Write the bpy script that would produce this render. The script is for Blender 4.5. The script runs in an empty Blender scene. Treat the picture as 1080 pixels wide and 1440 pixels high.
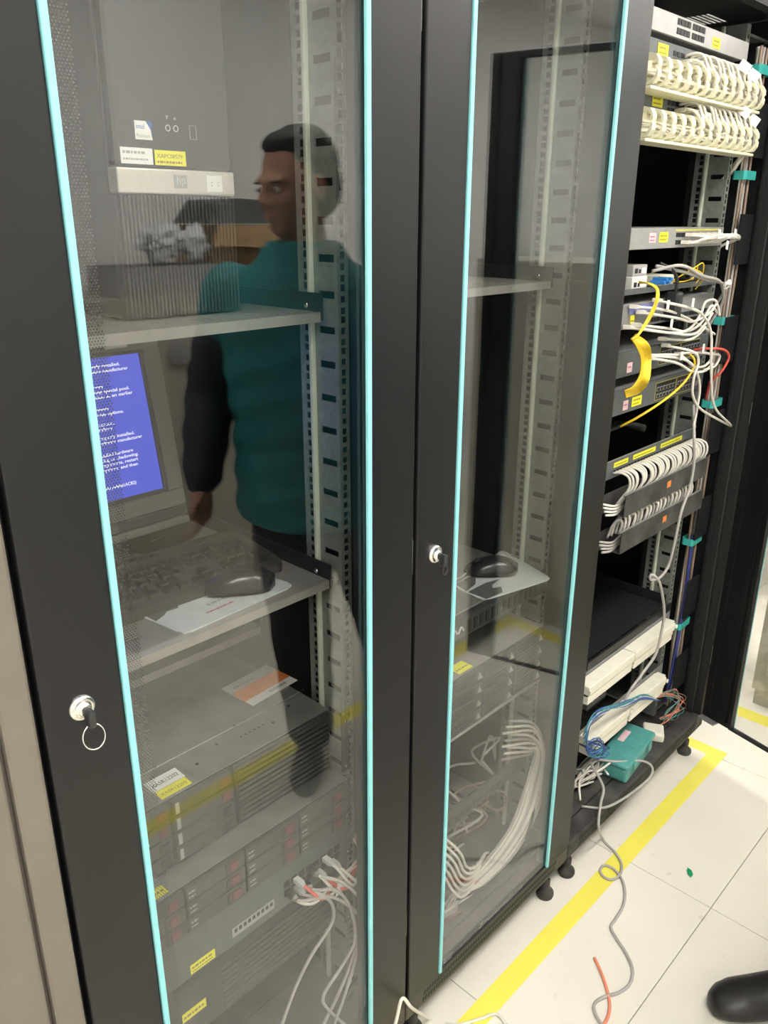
import bpy, bmesh, math, random
from mathutils import Vector, Matrix, noise
random.seed(7)
SC = bpy.context.scene
COL = SC.collection
PI = math.pi
R = math.radians

# ------------------------------------------------------------------ camera
FPX, PITCH, HEAD, ROLL = 1136.62, R(20.037), R(46.445), R(0.202)
CAM = Vector((-0.8761, -0.7657, 1.60))
_fh = Vector((math.sin(HEAD), math.cos(HEAD), 0)); _rt = Vector((math.cos(HEAD), -math.sin(HEAD), 0)); _up = Vector((0, 0, 1))
FWD = _fh*math.cos(PITCH) - _up*math.sin(PITCH)
_cu = _fh*math.sin(PITCH) + _up*math.cos(PITCH)
RGT = _rt*math.cos(ROLL) + _cu*math.sin(ROLL)
UPV = _cu*math.cos(ROLL) - _rt*math.sin(ROLL)
cd = bpy.data.cameras.new('camera'); cam = bpy.data.objects.new('camera', cd); COL.objects.link(cam)
cd.sensor_fit = 'VERTICAL'; cd.sensor_height = 24.0; cd.lens = 24.0*FPX/1440.0
cd.clip_start = 0.02; cd.clip_end = 60
cm = Matrix((RGT, UPV, -FWD)).transposed().to_4x4(); cm.translation = CAM
cam.matrix_world = cm
SC.camera = cam

# ------------------------------------------------------------------ light and exposure
SC.view_settings.view_transform = 'Standard'; SC.view_settings.look = 'None'
SC.view_settings.gamma = 1.0; SC.view_settings.use_curve_mapping = False
SC.view_settings.exposure = 0.0
W = bpy.data.worlds.new('world'); SC.world = W; W.use_nodes = True
W.node_tree.nodes['Background'].inputs[0].default_value = (0.8, 0.85, 1.0, 1); W.node_tree.nodes['Background'].inputs[1].default_value = 0.05
LIGHT_POWER = 19.0          # emission of the ceiling lamp diffusers

# measured points: a pixel of the 1080x1440 frame met with a plane of the room
def _ray(px, py): return FWD + RGT*((px-540)/FPX) + UPV*((720-py)/FPX)
def aty(px, py, y): d = _ray(px, py); return CAM + d*((y-CAM.y)/d.y)
def atz(px, py, z): d = _ray(px, py); return CAM + d*((z-CAM.z)/d.z)
def atx(px, py, x): d = _ray(px, py); return CAM + d*((x-CAM.x)/d.x)

# ------------------------------------------------------------------ materials
MATS = {}
def mat(name, col, rough=0.5, metal=0.0, spec=0.5, var=0.06, scale=40.0, bump=0.0, bscale=200.0, emit=None, estr=0.0):
    if name in MATS: return MATS[name]
    m = bpy.data.materials.new(name); m.use_nodes = True
    nt = m.node_tree; b = nt.nodes['Principled BSDF']
    tc = nt.nodes.new('ShaderNodeTexCoord')
    nz = nt.nodes.new('ShaderNodeTexNoise'); nz.inputs['Scale'].default_value = scale; nz.inputs['Detail'].default_value = 5
    nt.links.new(tc.outputs['Object'], nz.inputs['Vector'])
    rp = nt.nodes.new('ShaderNodeValToRGB')
    rp.color_ramp.elements[0].position = 0.3; rp.color_ramp.elements[1].position = 0.7
    rp.color_ramp.elements[0].color = tuple(c*(1-var) for c in col)+(1,); rp.color_ramp.elements[1].color = tuple(min(1, c*(1+var)) for c in col)+(1,)
    nt.links.new(nz.outputs['Fac'], rp.inputs['Fac']); nt.links.new(rp.outputs['Color'], b.inputs['Base Color'])
    b.inputs['Roughness'].default_value = rough; b.inputs['Metallic'].default_value = metal; b.inputs['Specular IOR Level'].default_value = spec
    if bump > 0:
        n2 = nt.nodes.new('ShaderNodeTexNoise'); n2.inputs['Scale'].default_value = bscale; n2.inputs['Detail'].default_value = 3
        nt.links.new(tc.outputs['Object'], n2.inputs['Vector'])
        bp = nt.nodes.new('ShaderNodeBump'); bp.inputs['Strength'].default_value = bump; bp.inputs['Distance'].default_value = 0.002
        nt.links.new(n2.outputs['Fac'], bp.inputs['Height']); nt.links.new(bp.outputs['Normal'], b.inputs['Normal'])
    if emit:
        b.inputs['Emission Color'].default_value = tuple(emit)+(1,); b.inputs['Emission Strength'].default_value = estr
    MATS[name] = m; return m

def glass_mat(name, tint, r0):
    m = bpy.data.materials.new(name); m.use_nodes = True; nt = m.node_tree; nt.nodes.clear()
    out = nt.nodes.new('ShaderNodeOutputMaterial'); mix = nt.nodes.new('ShaderNodeMixShader')
    tr = nt.nodes.new('ShaderNodeBsdfTransparent'); tr.inputs[0].default_value = tuple(tint)+(1,)
    gl = nt.nodes.new('ShaderNodeBsdfGlossy'); gl.inputs['Roughness'].default_value = 0.012; gl.inputs[0].default_value = (1, 1, 1, 1)
    lw = nt.nodes.new('ShaderNodeLayerWeight'); lw.inputs[0].default_value = 0.5
    pw = nt.nodes.new('ShaderNodeMath'); pw.operation = 'POWER'; pw.inputs[1].default_value = 5.0
    ma = nt.nodes.new('ShaderNodeMath'); ma.operation = 'MULTIPLY_ADD'; ma.inputs[1].default_value = 1-r0; ma.inputs[2].default_value = r0
    nt.links.new(lw.outputs['Facing'], pw.inputs[0]); nt.links.new(pw.outputs[0], ma.inputs[0])
    nt.links.new(ma.outputs[0], mix.inputs[0]); nt.links.new(tr.outputs[0], mix.inputs[1]); nt.links.new(gl.outputs[0], mix.inputs[2])
    nt.links.new(mix.outputs[0], out.inputs[0])
    MATS[name] = m; return m
glass_mat('cabinet_glass', (0.935, 0.942, 0.935), 0.063)

mat('door_paint', (0.0085, 0.0085, 0.0098), 0.36, 0, 0.42, 0.12, 300, 0.12, 900)
mat('black_paint', (0.014, 0.015, 0.016), 0.45, 0, 0.45, 0.1, 60, 0.05, 700)
mat('inner_black', (0.012, 0.013, 0.014), 0.6, 0, 0.3)
mat('dusty_black', (0.06, 0.057, 0.054), 0.7, 0, 0.3, 0.5, 18)
mat('base_paint', (0.06, 0.057, 0.05), 0.5, 0, 0.4, 0.15, 50)
mat('cyan', (0.28, 0.68, 0.72), 0.45, 0, 0.4, 0.04, emit=(0.2, 0.75, 0.8), estr=0.0)
mat('zinc', (0.22, 0.235, 0.215), 0.45, 0.35, 0.5, 0.15, 90)
mat('zinc_pale', (0.62, 0.66, 0.55), 0.4, 0.25, 0.5, 0.08, 60)
mat('chrome', (0.8, 0.78, 0.76), 0.18, 1.0)
mat('steel', (0.5, 0.49, 0.46), 0.35, 0.7, 0.5, 0.1, 30)
mat('server_lid', (0.33, 0.325, 0.31), 0.35, 0.6, 0.5, 0.12, 25)
mat('server_face', (0.04, 0.04, 0.039), 0.5, 0.1, 0.4, 0.2, 90)
mat('bay_grey', (0.065, 0.065, 0.062), 0.45, 0.1, 0.4, 0.15, 80)
mat('dark_plastic', (0.03, 0.03, 0.031), 0.4, 0, 0.5, 0.1, 150, 0.05, 1200)
mat('mouse_plastic', (0.02, 0.02, 0.022), 0.22, 0, 0.55)
mat('silver_plastic', (0.62, 0.6, 0.6), 0.3, 0.3)
mat('shelf_grey', (0.27, 0.255, 0.235), 0.45, 0.15, 0.4, 0.1, 25)
mat('monitor_grey', (0.16, 0.155, 0.145), 0.45, 0, 0.4, 0.06, 120)
mat('monitor_dark', (0.05, 0.05, 0.05), 0.4)
mat('silver_band', (0.62, 0.58, 0.52), 0.35, 0.3, 0.5, 0.05, 200)
mat('maroon', (0.13, 0.04, 0.04), 0.4)
mat('white_mark', (0.65, 0.64, 0.6), 0.5)
mat('label_white', (0.82, 0.8, 0.77), 0.5, 0, 0.3, 0.03)
mat('label_yellow', (0.82, 0.78, 0.03), 0.5, 0, 0.3, 0.04)
mat('label_pink', (0.8, 0.55, 0.6), 0.5)
mat('label_orange', (0.75, 0.24, 0.05), 0.5, 0, 0.3)
mat('label_cream', (0.72, 0.7, 0.66), 0.5)
mat('ink', (0.02, 0.02, 0.025), 0.6)
mat('ink_brown', (0.25, 0.2, 0.05), 0.6)
mat('ink_grey', (0.35, 0.35, 0.35), 0.6)
mat('ink_red', (0.5, 0.1, 0.12), 0.6)
mat('key_black', (0.022, 0.021, 0.02), 0.45, 0, 0.4)
mat('keyboard_black', (0.06, 0.055, 0.051), 0.5)
mat('cable_white', (0.72, 0.69, 0.62), 0.45, 0, 0.4, 0.06, 30)
mat('cable_cream', (0.74, 0.7, 0.56), 0.45, 0, 0.4, 0.06, 30)
mat('cable_grey', (0.42, 0.4, 0.38), 0.45, 0, 0.4, 0.06, 30)
mat('cable_beige', (0.3, 0.22, 0.16), 0.5)
mat('cable_yellow', (0.85, 0.6, 0.03), 0.4)
mat('cable_red', (0.7, 0.1, 0.07), 0.4)
mat('cable_orange', (0.8, 0.27, 0.17), 0.45)
mat('cable_black', (0.02, 0.02, 0.022), 0.45)
mat('cable_blue', (0.04, 0.1, 0.4), 0.45)
mat('cable_navy', (0.03, 0.04, 0.2), 0.45)
mat('cable_teal', (0.06, 0.32, 0.33), 0.45)
mat('plug_clear', (0.6, 0.6, 0.58), 0.25)
mat('ring_cream', (0.78, 0.75, 0.55), 0.4, 0, 0.4, 0.05)
mat('block_cream', (0.8, 0.77, 0.66), 0.45, 0, 0.4, 0.05)
mat('switch_grey', (0.4, 0.39, 0.38), 0.45, 0.1)
mat('switch_teal', (0.1, 0.115, 0.115), 0.45, 0.1, 0.4, 0.1, 60)
mat('switch_light', (0.3, 0.3, 0.29), 0.45, 0.1)
mat('switch_mid', (0.23, 0.23, 0.225), 0.45, 0.1)
mat('lavender', (0.22, 0.25, 0.62), 0.4)
mat('blue_plastic', (0.02, 0.18, 0.5), 0.35)
mat('port_black', (0.01, 0.01, 0.011), 0.6)
mat('port_gold', (0.4, 0.36, 0.1), 0.5)
mat('teal_box', (0.09, 0.33, 0.31), 0.35, 0, 0.5, 0.08, 20)
mat('teal_strap', (0.04, 0.42, 0.38), 0.7)
mat('mousepad', (0.55, 0.58, 0.57), 0.55)
mat('mousepad_dark', (0.1, 0.1, 0.1), 0.55)
mat('led_green', (0.05, 0.8, 0.1), 0.4, emit=(0.1, 1.0, 0.15), estr=1.5)
mat('screen_blue', (0.01, 0.01, 0.06), 0.2, 0, 0.4, 0.0, emit=(0.085, 0.12, 0.78), estr=0.95)
mat('screen_text', (0.5, 0.5, 0.5), 0.3, emit=(0.9, 0.92, 1.0), estr=0.95)
mat('beige_metal', (0.2, 0.178, 0.15), 0.33, 0.3, 0.4, 0.05, 14, 0.05, 500)
mat('locker_beige', (0.5, 0.47, 0.4), 0.5, 0, 0.4, 0.05, 6)
mat('cardboard', (0.36, 0.24, 0.12), 0.75, 0, 0.2, 0.12, 30)
mat('plastic_wrap', (0.75, 0.76, 0.78), 0.15, 0, 0.6)
mat('bag_black', (0.03, 0.03, 0.03), 0.5, 0, 0.5, 0.2, 20, 0.4, 40)
mat('skin', (0.45, 0.25, 0.17), 0.55, 0, 0.3, 0.08, 12)
mat('hair', (0.014, 0.012, 0.011), 0.6, 0, 0.3, 0.2, 150, 0.6, 300)
mat('jacket_teal', (0.015, 0.19, 0.2), 0.6, 0, 0.3, 0.15, 8, 0.6, 24)
mat('sleeve_navy', (0.012, 0.018, 0.03), 0.55, 0, 0.35, 0.15, 20, 0.5, 30)
mat('trouser', (0.014, 0.015, 0.018), 0.75, 0, 0.2, 0.15, 20, 0.3, 40)
mat('shoe', (0.015, 0.014, 0.014), 0.4)
mat('eye', (0.7, 0.68, 0.65), 0.2)
mat('leaf_green', (0.01, 0.33, 0.14), 0.4)
mat('tape_yellow', (0.86, 0.78, 0.12), 0.4, 0, 0.4, 0.06, 6)
mat('wall_white', (0.86, 0.86, 0.85), 0.7, 0, 0.3, 0.02, 3, 0.05, 200)
mat('ceiling_white', (0.8, 0.8, 0.8), 0.8, 0, 0.2, 0.02, 3)
mat('gap_dark', (0.2, 0.18, 0.15), 0.8)
mat('lamp_frame', (0.7, 0.7, 0.7), 0.4)
mat('lamp_glow', (0.9, 0.9, 0.9), 0.5, emit=(1.0, 0.965, 0.9), estr=LIGHT_POWER)

# floor tile: warm white with scuffs
def tile_mat():
    m = bpy.data.materials.new('floor_tile'); m.use_nodes = True; nt = m.node_tree; b = nt.nodes['Principled BSDF']
    g = nt.nodes.new('ShaderNodeNewGeometry')
    def ramp(scale, detail, p0, p1, c0, c1):
        n = nt.nodes.new('ShaderNodeTexNoise'); n.inputs['Scale'].default_value = scale; n.inputs['Detail'].default_value = detail
        nt.links.new(g.outputs['Position'], n.inputs['Vector'])
        r = nt.nodes.new('ShaderNodeValToRGB'); r.color_ramp.elements[0].position = p0; r.color_ramp.elements[1].position = p1
        r.color_ramp.elements[0].color = c0; r.color_ramp.elements[1].color = c1
        nt.links.new(n.outputs['Fac'], r.inputs['Fac']); return r
    a = ramp(2.2, 6, .3, .75, (0.75, 0.715, 0.63, 1), (0.83, 0.79, 0.71, 1))
    s = ramp(26, 9, .67, .8, (1, 1, 1, 1), (0.72, 0.7, 0.64, 1))
    mx = nt.nodes.new('ShaderNodeMix'); mx.data_type = 'RGBA'; mx.blend_type = 'MULTIPLY'; mx.inputs[0].default_value = 1
    nt.links.new(a.outputs[0], mx.inputs[6]); nt.links.new(s.outputs[0], mx.inputs[7])
    nt.links.new(mx.outputs[2], b.inputs['Base Color']); b.inputs['Roughness'].default_value = 0.32; b.inputs['Specular IOR Level'].default_value = 0.4
    MATS['floor_tile'] = m
tile_mat()

# ------------------------------------------------------------------ mesh helpers
def wm(o):
    m = o.matrix_basis.copy()
    while o.parent: o = o.parent; m = o.matrix_basis @ m
    return m
class MB:
    def __init__(s): s.v = []; s.f = []
    def quad_strip(s, rings, closed=True, cap=True):
        b = len(s.v); n = len(rings[0])
        for r in rings: s.v += [tuple(p) for p in r]
        for i in range(len(rings)-1):
            for j in range(n if closed else n-1):
                k = (j+1) % n
                s.f.append((b+i*n+j, b+i*n+k, b+(i+1)*n+k, b+(i+1)*n+j))
        if cap:
            s.f.append(tuple(b+j for j in reversed(range(n)))); e = b+(len(rings)-1)*n
            s.f.append(tuple(e+j for j in range(n)))
        return s
    def box(s, x0, x1, y0, y1, z0, z1):
        b = len(s.v)
        s.v += [(x0, y0, z0), (x1, y0, z0), (x1, y1, z0), (x0, y1, z0), (x0, y0, z1), (x1, y0, z1), (x1, y1, z1), (x0, y1, z1)]
        s.f += [tuple(b+i for i in q) for q in ((0, 3, 2, 1), (4, 5, 6, 7), (0, 1, 5, 4), (1, 2, 6, 5), (2, 3, 7, 6), (3, 0, 4, 7))]
        return s
    def rbox(s, x0, x1, y0, y1, z0, z1, r=0.003, seg=2):
        bm = bmesh.new(); bmesh.ops.create_cube(bm, size=1)
        for v in bm.verts: v.co = ((x0+x1)/2+v.co.x*(x1-x0), (y0+y1)/2+v.co.y*(y1-y0), (z0+z1)/2+v.co.z*(z1-z0))
        r = min(r, 0.49*min(x1-x0, y1-y0, z1-z0))
        bmesh.ops.bevel(bm, geom=bm.edges[:], offset=r, segments=seg, profile=0.5, affect='EDGES')
        b = len(s.v); bm.verts.index_update()
        s.v += [tuple(v.co) for v in bm.verts]; s.f += [tuple(b+v.index for v in f.verts) for f in bm.faces]; bm.free()
        return s
    def cyl(s, c, axis, r, h, n=16, r2=None, dome=0.0):
        c = Vector(c); a = Vector(axis).normalized(); t = a.orthogonal().normalized(); u = a.cross(t)
        rings = []
        prof = [(0, r), (h, r if r2 is None else r2)]
        if dome: prof += [(h+dome*0.6, (r if r2 is None else r2)*0.8), (h+dome, (r if r2 is None else r2)*0.35)]
        for hh, rr in prof: rings.append([c+a*hh+(t*math.cos(2*PI*k/n)+u*math.sin(2*PI*k/n))*rr for k in range(n)])
        return s.quad_strip(rings)
    def lathe(s, c, axis, prof, n=20):
        c = Vector(c); a = Vector(axis).normalized(); t = a.orthogonal().normalized(); u = a.cross(t)
        return s.quad_strip([[c+a*hh+(t*math.cos(2*PI*k/n)+u*math.sin(2*PI*k/n))*rr for k in range(n)] for hh, rr in prof])
    def tube(s, pts, r, n=6, per=5, closed=False):
        P = spline(pts, per, closed); m = len(P)
        tang = [((P[(i+1) % m] if closed else P[min(i+1, m-1)])-(P[i-1] if (closed or i > 0) else P[0])).normalized() for i in range(m)]
        nrm = tang[0].orthogonal().normalized(); rings = []
        for i in range(m):
            nrm = (nrm-tang[i]*nrm.dot(tang[i]))
            nrm = nrm.normalized() if nrm.length > 1e-6 else tang[i].orthogonal().normalized()
            bi = tang[i].cross(nrm); rr = r[min(i*len(r)//m, len(r)-1)] if isinstance(r, (list, tuple)) else r
            rings.append([P[i]+(nrm*math.cos(2*PI*k/n)+bi*math.sin(2*PI*k/n))*rr for k in range(n)])
        if closed: rings.append(rings[0])
        return s.quad_strip(rings, cap=not closed)
    def prism(s, poly, y0, y1):            # polygon in x,z extruded along y
        return s.quad_strip([[(x, y0, z) for x, z in poly], [(x, y1, z) for x, z in poly]])
    def prism_z(s, poly, z0, z1):
        return s.quad_strip([[(x, y, z0) for x, y in poly], [(x, y, z1) for x, y in poly]])
def spline(pts, per=5, closed=False):
    P = [Vector(p) for p in pts]; n = len(P)
    if n < 3 and not closed: return P
    out = []
    rng = n if closed else n-1
    for i in range(rng):
        if closed: a, b, c, d = P[i-1], P[i], P[(i+1) % n], P[(i+2) % n]
        else:
            b, c = P[i], P[i+1]; a = P[i-1] if i > 0 else b+(b-c); d = P[i+2] if i+2 < n else c+(c-b)
        for k in range(per):
            t = k/per
            out.append(0.5*((2*b)+(c-a)*t+(2*a-5*b+4*c-d)*t*t+(3*b-a-3*c+d)*t**3))
    if not closed: out.append(P[-1])
    return out
def obj(name, mb, m, parent=None, world=True, smooth=False, loc=None):
    me = bpy.data.meshes.new(name)
    vs = [Vector(v) for v in mb.v]
    if parent is not None and world:
        inv = wm(parent).inverted(); vs = [inv @ v for v in vs]
    base = Vector((0, 0, 0))
    if parent is None:                       # a thing that is one mesh: origin at its base
        if loc is None:
            xs = [v.x for v in vs]; ys = [v.y for v in vs]; zs = [v.z for v in vs]
            base = Vector(((min(xs)+max(xs))/2, (min(ys)+max(ys))/2, min(zs)))
        else: base = Vector(loc)
        vs = [v-base for v in vs]
    me.from_pydata(vs, [], mb.f)
    bm = bmesh.new(); bm.from_mesh(me); bmesh.ops.recalc_face_normals(bm, faces=bm.faces[:]); bm.to_mesh(me); bm.free()
    if smooth:
        for p in me.polygons: p.use_smooth = True
    me.materials.append(MATS[m])
    o = bpy.data.objects.new(name, me); COL.objects.link(o); o.location = base
    if parent is not None: o.parent = parent
    return o
def tag(o, label, cat, group=None, kind=None):
    o['label'] = label; o['category'] = cat
    if group: o['group'] = group
    if kind: o['kind'] = kind
    return o
def struct(o): o['kind'] = 'structure'; return o
def thing(name, label, cat, loc=(0, 0, 0), rot=(0, 0, 0), group=None):
    o = bpy.data.objects.new(name, None); COL.objects.link(o); o.location = loc; o.rotation_euler = rot; o.empty_display_size = 0.05
    return tag(o, label, cat, group)
def share(name, src, parent, loc=(0, 0, 0), rot=(0, 0, 0)):
    o = bpy.data.objects.new(name, src.data); COL.objects.link(o); o.parent = parent; o.location = loc; o.rotation_euler = rot; return o
def B(name, x0, x1, y0, y1, z0, z1, m, parent=None, r=0.0, world=True, seg=2):
    mb = MB()
    if r > 0: mb.rbox(x0, x1, y0, y1, z0, z1, r, seg)
    else: mb.box(x0, x1, y0, y1, z0, z1)
    return obj(name, mb, m, parent, world)
def text(name, s, size, m, parent, mtx, align='LEFT', world=True, ext=0.0001, fit=None, bold=0.0):
    cu = bpy.data.curves.new(name, 'FONT'); cu.body = s; cu.size = size; cu.align_x = align; cu.align_y = 'BOTTOM_BASELINE'
    cu.extrude = ext; cu.resolution_u = 2; cu.offset = bold
    t = bpy.data.objects.new(name, cu); COL.objects.link(t)
    dg = bpy.context.evaluated_depsgraph_get()
    me = bpy.data.meshes.new_from_object(t.evaluated_get(dg)); bpy.data.objects.remove(t); bpy.data.curves.remove(cu)
    M = mtx
    if fit:
        xs = [v.co.x for v in me.vertices]; w = max(xs)-min(xs); M = mtx @ Matrix.Scale(fit/w, 4, (1, 0, 0))
    if world: M = wm(parent).inverted() @ M
    me.transform(M); me.materials.clear(); me.materials.append(MATS[m])
    o = bpy.data.objects.new(name, me); COL.objects.link(o); o.parent = parent; return o
READABLE = {'XAPC08579', 'XASR12202'}
def printline(s, h, w, ink, parent, mtx):
    if s in READABLE: return text('lettering', s, h, ink, parent, mtx, fit=w)
    mb = MB(); x = 0.0; k = 0
    while x < w-1e-4:                                  # print too small to read in the photo: a row of dashes
        d = min(w-x, h*(.5, .9, .35, .7)[k % 4]); mb.quad_strip([[mtx @ Vector((a, b, z)) for a, b in ((x, h*.1), (x+d, h*.1), (x+d, h*.62), (x, h*.62))] for z in (-.0001, .0001)]); x += d+h*.25; k += 1
    return obj('print_line', mb, ink, parent)
def front(x, y, z): return Matrix.Translation((x, y, z)) @ Matrix.Rotation(PI/2, 4, 'X')
def top(x, y, z, a=0): return Matrix.Translation((x, y, z)) @ Matrix.Rotation(a, 4, 'Z')
def cable(name, pts, r, m, label, cat='cable', group=None, n=6, per=5):
    return tag(obj(name, MB().tube(pts, r, n, per), m, smooth=True), label, cat, group)
def plug(parent, p, d, m='plug_clear', L=0.022, w=0.0105, h=0.008):
    p = Vector(p); d = Vector(d).normalized(); s = d.cross(_up); s = s.normalized() if s.length > 1e-3 else Vector((1, 0, 0)); u = s.cross(d)
    mb = MB(); mb.quad_strip([[p+d*t*L+s*a*w/2*k+u*b*h/2*k for a, b in ((-1, -1), (1, -1), (1, 1), (-1, 1))] for t, k in ((0, 1), (0.7, 1), (1, 0.6))])
    return obj('plug', mb, m, parent)
def flag(parent, p, a, w=0.028, h=0.02, m='label_white'):
    mb = MB(); M = Matrix.Translation(p) @ Matrix.Rotation(a[2], 4, 'Z') @ Matrix.Rotation(a[0], 4, 'X') @ Matrix.Rotation(a[1], 4, 'Y')
    mb.quad_strip([[M @ Vector((x, y, z)) for x, z in ((-w/2, 0), (w/2, 0), (w/2, h), (-w/2, h))] for y in (-0.0004, 0.0004)])
    return obj('tag', mb, m, parent)
def perf(mb, u0, u1, h0, h1, v0, v1, holes, put):
    # strip between u0..u1 with holes (va, vb) cut across h0..h1 ; put(ua, ub, va, vb) adds a bar
    put(u0, h0, v0, v1); put(h1, u1, v0, v1); v = v0
    for a, b in holes:
        if a > v: put(h0, h1, v, a)
        v = b
    if v < v1: put(h0, h1, v, v1)

# ================================================================== THE SETTING
FX0, FX1, FY0, FY1, CZ = -2.4, 4.6, -2.3, 1.9, 2.75
fl = struct(B('floor', FX0, FX1, FY0, FY1, -0.06, -0.004, 'gap_dark'))
tx0, ty0 = 0.80, -0.291
TS = 0.6
tmesh = None
i0 = math.ceil((FX0-tx0)/TS)-1; i1 = math.floor((FX1-tx0)/TS); j0 = math.ceil((FY0-ty0)/TS)-1; j1 = math.floor((FY1-ty0)/TS)
for i in range(i0, i1+1):
    for j in range(j0, j1+1):
        xa, xb = max(FX0, tx0+i*TS)+.0008, min(FX1, tx0+(i+1)*TS)-.0008; ya, yb = max(FY0, ty0+j*TS)+.0008, min(FY1, ty0+(j+1)*TS)-.0008
        if xb-xa < .02 or yb-ya < .02: continue
        full = abs(xb-xa-TS+.0016) < 1e-4 and abs(yb-ya-TS+.0016) < 1e-4
        if full and tmesh:
            o = bpy.data.objects.new('floor_tile', tmesh); COL.objects.link(o); o.parent = fl
            o.location = Vector((xa, ya, 0))-fl.location
        else:
            o = B('floor_tile', 0, xb-xa, 0, yb-ya, -0.004, 0, 'floor_tile', fl, 0.0008, world=False, seg=1); o.location = Vector((xa, ya, 0))-fl.location
            if full: tmesh = o.data
struct(B('ceiling', FX0, FX1, FY0, FY1, CZ, CZ+.05, 'ceiling_white'))
struct(B('wall_front', FX0-.1, FX1+.1, FY0-.1, FY0, -.06, CZ, 'wall_white'))
struct(B('wall_back', FX0-.1, FX1+.1, FY1, FY1+.1, -.06, CZ, 'wall_white'))
struct(B('wall_left', FX0-.1, FX0, FY0, FY1, -.06, CZ, 'wall_white'))
struct(B('wall_right', FX1, FX1+.1, FY0, FY1, -.06, CZ, 'wall_white'))
# ceiling lamps: three rows of flush panels
for ix, x in enumerate((-1.1, 0.5, 2.1, 3.7)):
    for y, where in ((-1.1, 'over the aisle'), (1.25, 'behind the rack row')):
        if x > 3 and y > 0: continue
        t = thing('ceiling_light', 'flush rectangular ceiling lamp panel '+where, 'ceiling light', (x, y, CZ-.035), group='ceiling lamps '+where)
        mb = MB()
        for a in ((-.6, .6, -.3, -.28), (-.6, .6, .28, .3), (-.6, -.58, -.28, .28), (.58, .6, -.28, .28)): mb.box(a[0], a[1], a[2], a[3], 0, .035)
        obj('frame', mb, 'lamp_frame', t, world=False)
        B('diffuser', -.58, .58, -.28, .28, .008, .02, 'lamp_glow', t, world=False)

# ================================================================== SERVER CABINETS
def rail(parent, xi, sd, y0, dirn, z0, z1):
    # folded rail: xi inner face, sd outward sign in x, y0 front flange plane, dirn = +1 deeper
    mb = MB()
    def bx(xa, xb, ya, yb, za, zb): mb.box(min(xa, xb), max(xa, xb), min(ya, yb), max(ya, yb), za, zb)
    def Y(d): return y0+dirn*d
    hol = []; z = z0+.02
    while z < z1-.03:
        for d in (0, .0159, .0318): hol.append((z+d, z+d+.0095))
        z += .04445
    perf(mb, 0, .021, .006, .0155, z0, z1, hol, lambda a, b, c, d: bx(xi+sd*a, xi+sd*b, Y(0), Y(.002), c, d))
    sl = []; z = z0+.03
    while z < z1-.03: sl.append((z, z+.0105)); z += .05
    perf(mb, .002, .05, .007, .040, z0, z1, sl, lambda a, b, c, d: bx(xi, xi+sd*.002, Y(a), Y(b), c, d))
    perf(mb, .058, .084, .064, .0735, z0, z1, hol, lambda a, b, c, d: bx(xi, xi+sd*.002, Y(a), Y(b), c, d))
    o = obj('rack_rail', mb, 'zinc', parent)
    mb = MB(); mb.rbox(min(xi-sd*.007, xi+sd*.003), max(xi-sd*.007, xi+sd*.003), min(Y(.05), Y(.058)), max(Y(.05), Y(.058)), z0, z1, .002)
    mb2 = obj('rail_fold', mb, 'zinc_pale', o)
    return o
def foot(parent, x, y):
    obj('levelling_foot', MB().lathe((x, y, 0), (0, 0, 1), [(0, .02), (.006, .022), (.014, .021), (.022, .012), (.03, .009), (.034, .011), (.05, .011), (.052, .006), (.092, .006)], 18), 'dusty_black', parent, smooth=True)

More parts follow.
